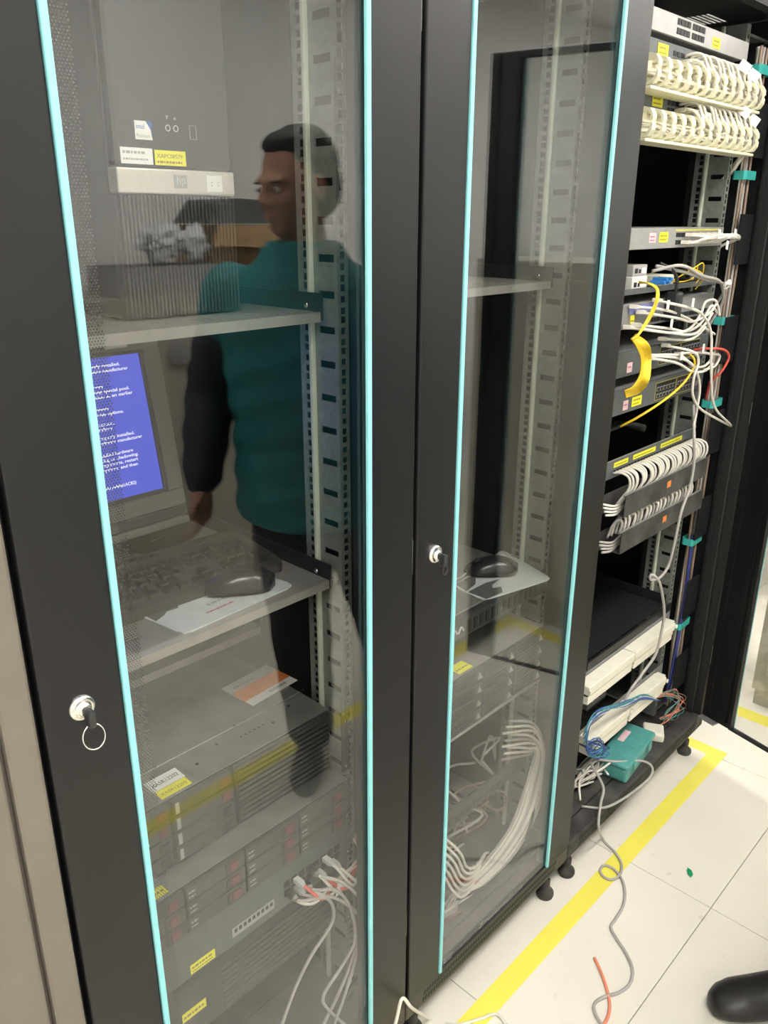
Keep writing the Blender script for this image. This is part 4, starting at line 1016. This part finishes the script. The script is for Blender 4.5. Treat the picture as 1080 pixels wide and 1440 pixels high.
# teal box with scribble
t = thing('plastic_box', 'teal plastic box with pink label and marker scribble on the cabinet sill', 'box', (1.0, .05, .1405), (0, 0, R(6)))
obj('base', MB().rbox(-.1, .1, -.03, .055, .0, .045, .01, 3), 'teal_box', t, world=False)
obj('lid', MB().rbox(-.104, .104, -.034, .059, .0452, .06, .007, 3), 'teal_box', t, world=False)
for xx in (-.06, .05): B('clip', xx-.012, xx+.012, -.039, -.0345, .034, .054, 'teal_box', t, .002, world=False)
B('pink_label', -.0, .06, .024, .042, .0601, .0607, 'label_pink', t, world=False)
obj('marker_scribble', MB().tube([(-.07, -.01, .0602), (-.055, .02, .0602), (-.04, -.012, .0602), (-.05, .0, .0602), (-.02, .018, .0602), (-.015, -.014, .0602), (.0, .012, .0602), (.012, -.012, .0602), (.022, .01, .0602), (.03, -.012, .0602), (.05, .012, .0602), (.062, -.008, .0602)], .0011, 5, 5), 'cable_teal', t, world=False)
t = thing('wall_socket_box', 'small cream socket box lying beside the teal box', 'socket box', (1.165, .06, .1405), (0, 0, R(28)))
B('body', -.03, .03, -.03, .03, 0, .028, 'block_cream', t, .006, world=False); B('socket', -.012, .012, -.031, -.03, .008, .02, 'port_black', t, world=False)
# grey cable heap on the cabinet floor
random.seed(17)
for k in range(14):
    cx, cy = .83+random.uniform(-.05, .05), .085+random.uniform(-.02, .03)
    pts = [(cx+random.uniform(-.1, .02), cy+random.uniform(-.02, .02), .15+random.random()*.03), (cx+random.uniform(-.05, .05), cy+random.uniform(-.03, .02), .17+random.random()*.03), (cx+random.uniform(-.02, .09), cy+random.uniform(-.03, .02), .165+random.random()*.03), (cx+random.uniform(.0, .1), cy+random.uniform(-.03, .01), .15+random.random()*.02)]
    cable('heaped_cable', pts, .003, 'cable_grey' if k % 2 else 'cable_white', ('grey' if k % 2 else 'white')+' cable end in the heap on the open cabinet floor', group='cable heap on the cabinet floor')
# cable duct, vertical bundles and straps along the right side
t = thing('cable_duct', 'black vertical cable duct along the right side of the open cabinet', 'cable duct', (1.31, .2, .16))
B('back', 1.262, 1.36, .205, .208, .16, 2.0, 'inner_black', t); B('side', 1.357, 1.36, .1, .2048, .16, 2.0, 'inner_black', t)
for k in range(7): B('strap_bar', 1.275, 1.3568, .062, .066, .24+k*.25, .36+k*.25, 'inner_black', t)
for k in range(8):
    x = 1.288+.0072*k; m = ('cable_beige', 'cable_white', 'cable_beige', 'cable_grey')[k % 4]
    pts = [(x+random.uniform(-.003, .003), .08+.006*(k % 3)+random.uniform(-.003, .003), z) for z in (1.98, 1.75, 1.5, 1.25, 1.0, .75, .5, .3, .18)]
    cable('riser_cable', pts, .0035, m, {'cable_beige': 'beige', 'cable_white': 'white', 'cable_grey': 'grey'}[m]+' riser cable running down the side duct', group='riser cables in the side duct')
for k in range(2): cable('riser_cable', [(1.285+.008*k, .075, .75), (1.283+.008*k, .072, .6), (1.28+.008*k, .072, .45), (1.278+.008*k, .076, .3), (1.27+.008*k, .08, .2)], .0035, 'cable_navy', 'dark blue riser cable low in the side duct', group='dark blue risers in the side duct')
def strap(label, z):
    pts = [(1.279, .066), (1.342, .068), (1.346, .073), (1.346, .097), (1.342, .1), (1.279, .1), (1.274, .095), (1.274, .072)]
    mb = MB(); mb.quad_strip([[(x, y, z-.01), (x, y, z+.01), ((x-1.313)*.95+1.313, (y-.088)*.9+.088, z+.01), ((x-1.313)*.95+1.313, (y-.088)*.9+.088, z-.01)] for x, y in pts+pts[:1]], cap=False)
    tag(obj('cable_strap', mb, 'teal_strap'), label, 'cable strap', 'teal straps on the side bundle')
for z, w in ((1.93, 'beside the pale top switch'), (1.70, 'under the lower ring manager'), (1.35, 'beside the knot of white cables'), (1.13, 'above the yellow-strip panel'), (.73, 'just above the dark blue risers'), (.46, 'beside the unwired wiring block')):
    strap('teal strap around the side cable bundle, '+w, z)
# long grey cable hanging in front
cable('grey_cable', pxs([(975, 570), (976, 610), (976, 650), (970, 685), (958, 720), (948, 765), (940, 795), (928, 812), (915, 815), (916, 808), (926, 816), (932, 840), (934, 865), (930, 890), (922, 920), (905, 945), (888, 968), (878, 985)], [.08, .035, .03, .03, .03, .034, .038, .04, .05, .05, .04, .036, .034, .034, .036, .04, .045, .05]), .0038, 'cable_grey', 'long grey cable hanging loose in front of both troughs and the wiring block', per=6)

# ================================================================== ON THE FLOOR
FR = .0036
sill = [aty(830, 1072, .07), aty(848, 1106, .03), aty(845, 1128, .012), aty(842, 1150, -.004)]
fl_pts = [atz(a, b, FR) for a, b in [(852, 1186), (866, 1200), (874, 1216), (871, 1231), (860, 1237), (849, 1233), (844, 1224), (850, 1217), (864, 1223), (875, 1238), (879, 1256), (876, 1275), (866, 1292), (859, 1304), (867, 1320), (880, 1340), (889, 1362), (886, 1383), (870, 1396), (850, 1402), (836, 1412), (838, 1428), (850, 1446)]]
cable('grey_cable', sill+[aty(842, 1166, -.012), atz(846, 1178, .014)]+fl_pts, FR, 'cable_grey', 'grey cable running from the open cabinet over the tape across the floor', per=7, n=8)
cable('grey_cable', [atz(838, 1068, .2), atz(870, 1071, .2), atz(903, 1070, .19), atz(917, 1079, .17), atz(914, 1093, .15), atz(895, 1110, .1435), atz(872, 1126, .1435), atz(848, 1136, .1435), atz(818, 1134, .1435)], .0034, 'cable_grey', 'grey cable loop drooping over the sill of the open cabinet', per=7, n=8)
cable('orange_cable', [atz(a, b, .0035) for a, b in [(836, 1347), (843, 1362), (850, 1380), (856, 1402), (857, 1420), (852, 1436), (842, 1446)]], .0035, 'cable_orange', 'short orange-red cable piece lying on the floor tiles', per=6, n=8)
cable('white_cable', [aty(548, 1475, -.035), aty(558, 1432, -.03), aty(566, 1404, -.028), aty(580, 1418, -.03), atz(604, 1432, .004), atz(640, 1441, .004), atz(672, 1434, .004), atz(696, 1426, .004), atz(708, 1436, .004), atz(716, 1460, .004)], .0034, 'cable_white', 'white cable bending from the closed doors onto the yellow tape', per=7, n=8)
c = atz(970, 1228, 0)
t = thing('leaf_scrap', 'small green leaf-shaped scrap lying on the pale floor', 'scrap', (c.x, c.y, 0), (0, 0, R(35)))
obj('blade', MB().quad_strip([[(-.016, 0, .001), (-.006, -.007, .002), (.008, -.006, .002), (.018, .002, .001), (.006, .007, .003), (-.008, .006, .003)], [(-.016, 0, .002), (-.006, -.007, .003), (.008, -.006, .003), (.018, .002, .002), (.006, .007, .004), (-.008, .006, .004)]]), 'leaf_green', t, world=False)
obj('rib', MB().tube([(-.016, 0, .0032), (0, .001, .0042), (.018, .002, .003)], .0006, 5, 3), 'leaf_green', t, world=False)

# ================================================================== REST OF THE ROOM (seen in the glass and past the open door)
def office_cabinet(label, x0, x1, y0, y1, h, face, group=None, fit=False, n=2):
    t = thing('office_cabinet', label, 'cabinet', ((x0+x1)/2, (y0+y1)/2, 0), group=group)
    B('body', x0, x1, y0, y1, .06, h, 'locker_beige', t, .004); B('plinth', x0+.01, x1-.01, y0+.01, y1-.01, 0, .0598, 'locker_beige', t)
    if face == '-x':
        for k in range(n):
            ya = y0+.05+k*(y1-y0-.06)/n; yb = y0+.04+(k+1)*(y1-y0-.06)/n-.02
            d = B('door', x0-.012, x0-.0005, ya, yb, .13, h-.06, 'locker_beige', t, .004); B('handle', x0-.026, x0-.0125, yb-.05, yb-.035, .75, .87, 'steel', d, .003)
    else:
        for k in range(n):
            xa = x0+.012+k*(x1-x0-.012)/n; xb = x0+(k+1)*(x1-x0-.012)/n
            d = B('door', xa, xb, y1+.0005, y1+.014, .1, h-.05, 'locker_beige', t, .003)
            if fit and k == 0:
                for zz in (h-.09, h-.20): obj('round_fitting', MB().lathe(((xa+xb)/2, y1+.0145, zz), (0, 1, 0), [(0, .045), (.012, .045), (.016, .036), (.012, .03), (.02, .016), (.022, .008)], 24), 'switch_grey', d, smooth=True)
            else: B('handle', xb-.05, xb-.035, y1+.0145, y1+.03, h*.5, h*.5+.11, 'steel', d, .003)
    return t
office_cabinet('pale beige office cabinet beyond the open glass door', 1.78, 2.2, -1.25, -0.013, 1.45, '-x')
office_cabinet('chest-high beige locker with two round fittings, topped by boxes', .45, 1.05, -2.25, -1.82, 1.335, '+y', 'lockers along the opposite wall', True, 1)
office_cabinet('chest-high beige locker beside the one topped by boxes', 1.06, 1.66, -2.25, -1.82, 1.335, '+y', 'lockers along the opposite wall', False, 1)
# boxes on the locker
t = thing('carton', 'flat grey carton with open dark top on the locker', 'box', (.77, -1.93, 1.3352))
mb = MB(); mb.box(.56, .99, -2.05, -1.84, 1.3352, 1.342)
for a in ((.56, .99, -1.846, -1.84), (.56, .99, -2.05, -2.044), (.56, .566, -2.044, -1.846), (.984, .99, -2.044, -1.846)): mb.box(a[0], a[1], a[2], a[3], 1.342, 1.435)
obj('walls', mb, 'switch_grey', t); B('lining', .568, .982, -2.04, -1.85, 1.3425, 1.36, 'bag_black', t)
t = thing('cardboard_box', 'open brown cardboard box with black lid flap on the locker', 'box', (1.15, -2.0, 1.3352))
mb = MB(); mb.box(1.0, 1.3, -2.16, -1.85, 1.3352, 1.343)
for a in ((1.0, 1.3, -1.856, -1.85), (1.0, 1.3, -2.16, -2.154), (1.0, 1.006, -2.154, -1.856), (1.294, 1.3, -2.154, -1.856)): mb.box(a[0], a[1], a[2], a[3], 1.343, 1.57)
obj('carton_body', mb, 'cardboard', t)
obj('flap', MB().quad_strip([[(1.0, -1.851, 1.57), (1.3, -1.851, 1.57), (1.3, -1.846, 1.57), (1.0, -1.846, 1.57)], [(.93, -1.80, 1.5), (1.2, -1.79, 1.49), (1.2, -1.785, 1.49), (.93, -1.795, 1.5)]]), 'cardboard', t)
obj('black_lid', MB().quad_strip([[(.96, -2.1, 1.575), (1.3, -2.1, 1.575), (1.3, -1.86, 1.575), (.96, -1.86, 1.575)], [(1.02, -2.08, 1.66), (1.28, -2.08, 1.67), (1.28, -1.9, 1.66), (1.05, -1.9, 1.64)]]), 'bag_black', t)
def crumple(label, c, sx, sz, m, seed, cat='plastic wrap', name='plastic_wrap'):
    bm = bmesh.new(); bmesh.ops.create_icosphere(bm, subdivisions=4, radius=1)
    for v in bm.verts:
        n = noise.noise(v.co*2.2+Vector((seed, 0, 0)))+.5*noise.noise(v.co*5.5+Vector((0, seed, 0)))+.3*abs(noise.noise(v.co*11))
        v.co = v.co*(1+.45*n); v.co = Vector((v.co.x*sx, v.co.y*sx*.7, v.co.z*sz))
    zm = min(v.co.z for v in bm.verts)
    mb = MB(); bm.verts.index_update(); mb.v = [(c[0]+v.co.x, c[1]+v.co.y, c[2]+v.co.z-zm) for v in bm.verts]; mb.f = [tuple(x.index for x in f.verts) for f in bm.faces]; bm.free()
    return tag(obj(name, mb, m), label, cat)
crumple('crumpled clear plastic wrap piled on the flat grey carton', (.8, -1.94, 1.437), .085, .06, 'plastic_wrap', 3)
crumple('crumpled clear plastic wrap spilling before the brown cardboard box', (.93, -1.915, 1.437), .05, .06, 'plastic_wrap', 8)
# dark stack at the far wall
t = thing('black_crate', 'black crate on the floor by the far wall carrying a brown carton', 'crate', (2.85, -1.6, 0))
B('body', 2.6, 3.15, -1.85, -1.4, 0, .5, 'bag_black', t, .02); B('rim', 2.59, 3.16, -1.86, -1.39, .5002, .53, 'dark_plastic', t, .01)
t = thing('cardboard_box', 'low brown cardboard carton with white print on the black crate', 'box', (2.86, -1.6, .5302))
B('carton_body', 2.62, 3.12, -1.83, -1.42, .5302, .69, 'cardboard', t, .004); B('print', 2.66, 2.8, -1.4195, -1.419, .62, .65, 'label_white', t)
B('tape_line', 2.62, 3.12, -1.63, -1.6, .6902, .691, 'label_cream', t)
bg = crumple('black plastic bag slumped on the brown carton by the far wall', (2.87, -1.6, .692), .2, .11, 'bag_black', 5, 'bag', 'plastic_bag')
# behind the open door: carton, coil and shelf foot
t = thing('equipment_crate', 'dark box on a low grey bench past the open door', 'box', (3.05, .35, .34))
B('body', 2.85, 3.25, .2, .55, .342, .55, 'monitor_dark', t, .01); B('lid', 2.84, 3.26, .19, .56, .5502, .58, 'cardboard', t, .006)
t = thing('low_bench', 'low grey bench under the dark box past the open door', 'bench', (3.05, .3, 0))
B('top', 2.65, 3.5, 0, .7, .31, .34, 'switch_grey', t, .004)
for x in (2.68, 3.44):
    for y in (.03, .64): B('leg', x, x+.03, y, y+.03, 0, .3098, 'switch_grey', t)
cl = [(2.72+.002*k+.11*math.cos(k*PI/6)*0, .16+.13*math.cos(k*PI/6), .36+.12+.12*math.sin(k*PI/6)) for k in range(12)]
tag(obj('cable_coil', MB().tube(cl, .012, 8, 4, True), 'cable_white', smooth=True), 'white cable coil standing on the low bench', 'cable coil')

# ================================================================== THE PERSON (standing in the aisle, seen in the glass)
def ring(cx, cy, z, rx, ry, n=20): return [(cx+rx*math.cos(2*PI*k/n), cy+ry*math.sin(2*PI*k/n), z) for k in range(n)]
def limb(mb, pts, n=14):
    P = [Vector(p[:3]) for p in pts]; rr = [p[3] for p in pts]; rings = []
    for i, p in enumerate(P):
        t_ = ((P[min(i+1, len(P)-1)]-P[max(i-1, 0)])).normalized(); a = t_.cross(Vector((0, 1, .13))).normalized(); b = t_.cross(a)
        rings.append([p+(a*math.cos(2*PI*k/n)+b*math.sin(2*PI*k/n))*rr[i] for k in range(n)])
    def capring(p, t_, r, ref):
        return [[p+t_*r*.5+(q-p)*.8 for q in ref], [p+t_*r*.85+(q-p)*.4 for q in ref]]
    s0 = (P[0]-P[1]).normalized(); s1 = (P[-1]-P[-2]).normalized()
    rings = list(reversed(capring(P[0], s0, rr[0], rings[0])))+rings+capring(P[-1], s1, rr[-1], rings[-1])
    mb.quad_strip(rings)
def ellip(mb, c, r, n=16, m=10, M=None):
    rings = []
    for i in range(1, m):
        a = PI*i/m; rings.append([(c[0]+r[0]*math.sin(a)*math.cos(2*PI*k/n), c[1]+r[1]*math.sin(a)*math.sin(2*PI*k/n), c[2]-r[2]*math.cos(a)) for k in range(n)])
    mb.quad_strip(rings)
def remesh(name, mb, m, parent, vox, it=6, disp=None):
    me = bpy.data.meshes.new(name); me.from_pydata([tuple(v) for v in mb.v], [], mb.f)
    bm = bmesh.new(); bm.from_mesh(me); bmesh.ops.recalc_face_normals(bm, faces=bm.faces[:]); bm.to_mesh(me); bm.free()
    o = bpy.data.objects.new(name, me); COL.objects.link(o)
    r_ = o.modifiers.new('r', 'REMESH'); r_.mode = 'VOXEL'; r_.voxel_size = vox; r_.use_smooth_shade = True
    s_ = o.modifiers.new('s', 'SMOOTH'); s_.factor = .5; s_.iterations = it
    me2 = bpy.data.meshes.new_from_object(o.evaluated_get(bpy.context.evaluated_depsgraph_get()))
    o.modifiers.clear(); o.data = me2; bpy.data.meshes.remove(me)
    if disp:
        for v in me2.vertices: v.co += v.normal*disp(v.co)
    for p in me2.polygons: p.use_smooth = True
    me2.materials.clear(); me2.materials.append(MATS[m])
    o.name = name
    if parent: o.parent = parent
    return o
PX, PYY, TH = .52, -.83, R(-131.3)
def foot_local(x, y):
    v = Matrix.Rotation(-TH, 3, 'Z') @ Vector((x-PX, y-PYY, 0)); return v
fL = foot_local(.50, -.845); fR_ = foot_local(.655, -.52)
HY = R(44); HM = Matrix.Translation((0, -.01, 1.55)) @ Matrix.Rotation(HY, 4, 'Z') @ Matrix.Rotation(R(8), 4, 'X')
def hp(x, y, z): return tuple(HM @ Vector((x, y, z)))
def hell(mb, c, r, n=16, m=10):
    b = len(mb.v); ellip(mb, c, r, n, m)
    for i in range(b, len(mb.v)): mb.v[i] = hp(*mb.v[i])
mb = MB()
hell(mb, (0, .012, .148), (.076, .094, .098)); hell(mb, (0, -.03, .085), (.058, .064, .072)); hell(mb, (0, -.055, .035), (.034, .034, .022))   # skull, face, chin
hell(mb, (0, -.1, .097), (.011, .015, .012)); hell(mb, (0, -.09, .116), (.009, .014, .026)); hell(mb, (-.01, -.096, .093), (.009, .01, .008)); hell(mb, (.01, -.096, .093), (.009, .01, .008))   # nose
hell(mb, (0, -.076, .142), (.052, .018, .012)); hell(mb, (0, -.088, .067), (.024, .011, .006)); hell(mb, (0, -.087, .057), (.02, .01, .006))                     # brow, lips
for s in (-1, 1): hell(mb, (s*.078, .012, .115), (.009, .02, .032)); hell(mb, (s*.036, -.064, .1), (.024, .022, .02))                                                                       # ears, cheeks
limb(mb, [(0, .01, 1.42, .062), (0, .0, 1.5, .058), (0, -.008, 1.59, .056)])
mb.quad_strip([ring(0, .0, z, rx, ry) for z, rx, ry in ((.86, .12, .1), (.95, .155, .115), (1.08, .14, .105), (1.25, .165, .115), (1.38, .18, .11), (1.46, .12, .085), (1.5, .07, .07))])
armL = [(.185, .0, 1.42), (.265, .02, 1.16), (.275, -.1, .93)]; armR = [(-.185, 0, 1.42), (-.25, .05, 1.15), (-.24, -.04, .91)]
for A in (armL, armR): limb(mb, [A[0]+(.05,), tuple((Vector(A[0])+Vector(A[1]))/2)+(.046,), A[1]+(.04,), tuple((Vector(A[1])+Vector(A[2]))/2)+(.038,), A[2]+(.028,)])
def hand(mb, w, d, side):
    w = Vector(w); d = Vector(d).normalized(); a = Vector((0, -1, 0)); a = (a-d*a.dot(d)).normalized(); n_ = d.cross(a)*side     # a: towards thumb, n_: palm side
    limb(mb, [tuple(w)+(.026,), tuple(w+d*.04)+(.03,), tuple(w+d*.075)+(.03,)]); 
    for q in (-.022, .022): limb(mb, [tuple(w+d*.03+a*q*.8)+(.015,), tuple(w+d*.08+a*q)+(.014,)], 10)
    for k, (off, L_) in enumerate(((.03, .068), (.0105, .078), (-.0095, .072), (-.028, .056))):
        p0 = w+d*.082+a*off; p1 = p0+d*L_*.42+n_*.008; p2 = p1+(d*.75+n_*.6).normalized()*L_*.32; p3 = p2+(d*.3+n_*.95).normalized()*L_*.28
        limb(mb, [tuple(w+d*.06+a*off*.9)+(.0095,), tuple(p0)+(.0098,), tuple(p1)+(.0092,), tuple(p2)+(.0085,), tuple(p3)+(.0075,)], 10)
    t0 = w+d*.025+a*.024; t1 = t0+(d*.75+a*.6+n_*.2).normalized()*.036; t2 = t1+(d*.92+a*.15+n_*.35).normalized()*.03
    limb(mb, [tuple(w+d*.01+a*.01)+(.014,), tuple(t0)+(.0135,), tuple(t1)+(.011,), tuple(t2)+(.009,)], 10)
hand(mb, armL[2], Vector(armL[2])-Vector(armL[1])+Vector((0, .06, -.1)), -1); hand(mb, armR[2], Vector(armR[2])-Vector(armR[1])+Vector((0, .04, -.1)), 1)
legs = []
for s, ft in ((1, fL), (-1, fR_)):
    hipx = .085*s-.05; hip = Vector((hipx+.02, .0, .9)); ank = Vector((ft.x, ft.y+.03, .085)); kn = (hip+ank)/2+Vector((0, -.035, .03)); legs.append((hip, kn, ank, ft))
    limb(mb, [tuple(hip)+(.085,), tuple((hip+kn)/2)+(.075,), tuple(kn)+(.056,), tuple(kn*.6+ank*.4)+(.055,), tuple(ank)+(.036,)])
    limb(mb, [(ank.x, ank.y+.01, .05, .034), (ank.x, ank.y-.07, .04, .036), (ank.x, ank.y-.16, .03, .028)])
body = remesh('person', mb, 'skin', None, .006, 5)
body.location = (PX, PYY, 0); body.rotation_euler = (0, 0, TH)
tag(body, 'person in teal jacket with dark sleeves standing in the aisle facing the cabinets', 'person')
def fold(co): return .0045*math.sin(co.z*70+2.2*math.sin(co.x*9)+1.5*math.cos(co.y*11))*max(0, min(1, (1.45-co.z)*4))
mb = MB(); mb.quad_strip([ring(-.015*(1.2-z if z < 1.2 else 0), .0, z, rx, ry, 26) for z, rx, ry in ((.82, .205, .16), (.84, .212, .166), (.95, .208, .162), (1.1, .205, .158), (1.25, .222, .162), (1.37, .232, .155), (1.44, .195, .132), (1.5, .12, .1), (1.545, .092, .09))])
for A in (armL, armR): limb(mb, [A[0]+(.082,), tuple(Vector(A[0])*.65+Vector(A[1])*.35)+(.075,)])
remesh('jacket', mb, 'jacket_teal', body, .009, 5, fold)
for A, nm in ((armL, 'sleeve'), (armR, 'sleeve')):
    mb = MB(); a, b, c = [Vector(q) for q in A]
    limb(mb, [tuple(a*.78+b*.22)+(.07,), tuple(a*.4+b*.6)+(.074,), tuple(b)+(.068,), tuple(b*.5+c*.5)+(.064,), tuple(b*.08+c*.92)+(.052,)])
    remesh(nm, mb, 'sleeve_navy', body, .008, 4, lambda co: .0025*math.sin(co.z*80+3*math.sin(co.x*12)))
mb = MB(); ring0 = [ring(-.02, 0, z, rx, ry, 22) for z, rx, ry in ((.72, .17, .14), (.82, .185, .145), (.9, .185, .145), (.98, .18, .138))]; mb.quad_strip(ring0)
for hip, kn, ank, ft in legs: limb(mb, [tuple(hip)+(.112,), tuple((hip+kn)/2)+(.108,), tuple(kn)+(.092,), tuple(kn*.5+ank*.5)+(.084,), tuple(ank*.98+kn*.02)+(.072,)])
remesh('trousers', mb, 'trouser', body, .009, 5, lambda co: .0018*math.sin(co.z*38+4*math.sin(co.x*14)))
for hip, kn, ank, ft in legs:
    mb = MB(); y0 = ank.y
    mb.quad_strip([[(ank.x+w*math.cos(2*PI*k/16), y0+dy, zc+h*math.sin(2*PI*k/16) if math.sin(2*PI*k/16) > 0 else max(.001, zc+.03*math.sin(2*PI*k/16))) for k in range(16)] for dy, w, zc, h in ((.075, .022, .03, .04), (.06, .036, .03, .065), (.02, .04, .03, .075), (-.04, .043, .03, .065), (-.1, .05, .03, .042), (-.15, .049, .029, .034), (-.18, .042, .027, .027), (-.2, .028, .024, .02), (-.208, .012, .022, .01))])
    remesh('shoe', mb, 'shoe', body, .006, 3)
mb = MB(); hell(mb, (0, .03, .17), (.084, .094, .088)); hell(mb, (0, .055, .12), (.078, .066, .085)); hell(mb, (0, -.004, .215), (.06, .07, .032))
remesh('hair', mb, 'hair', body, .006, 3, lambda co: .0025*noise.noise(co*90))
for s in (-1, 1):
    mb = MB(); hell(mb, (s*.031, -.082, .122), (.013, .008, .007), 12, 8); e = obj('eye', mb, 'eye', body, world=False, smooth=True)
    mb = MB(); hell(mb, (s*.031, -.0895, .122), (.0052, .002, .0052), 10, 6); obj('iris', mb, 'port_black', e, world=False)
    mb = MB(); hell(mb, (s*.032, -.083, .138), (.02, .008, .0035), 10, 6); obj('eyebrow', mb, 'hair', body, world=False)
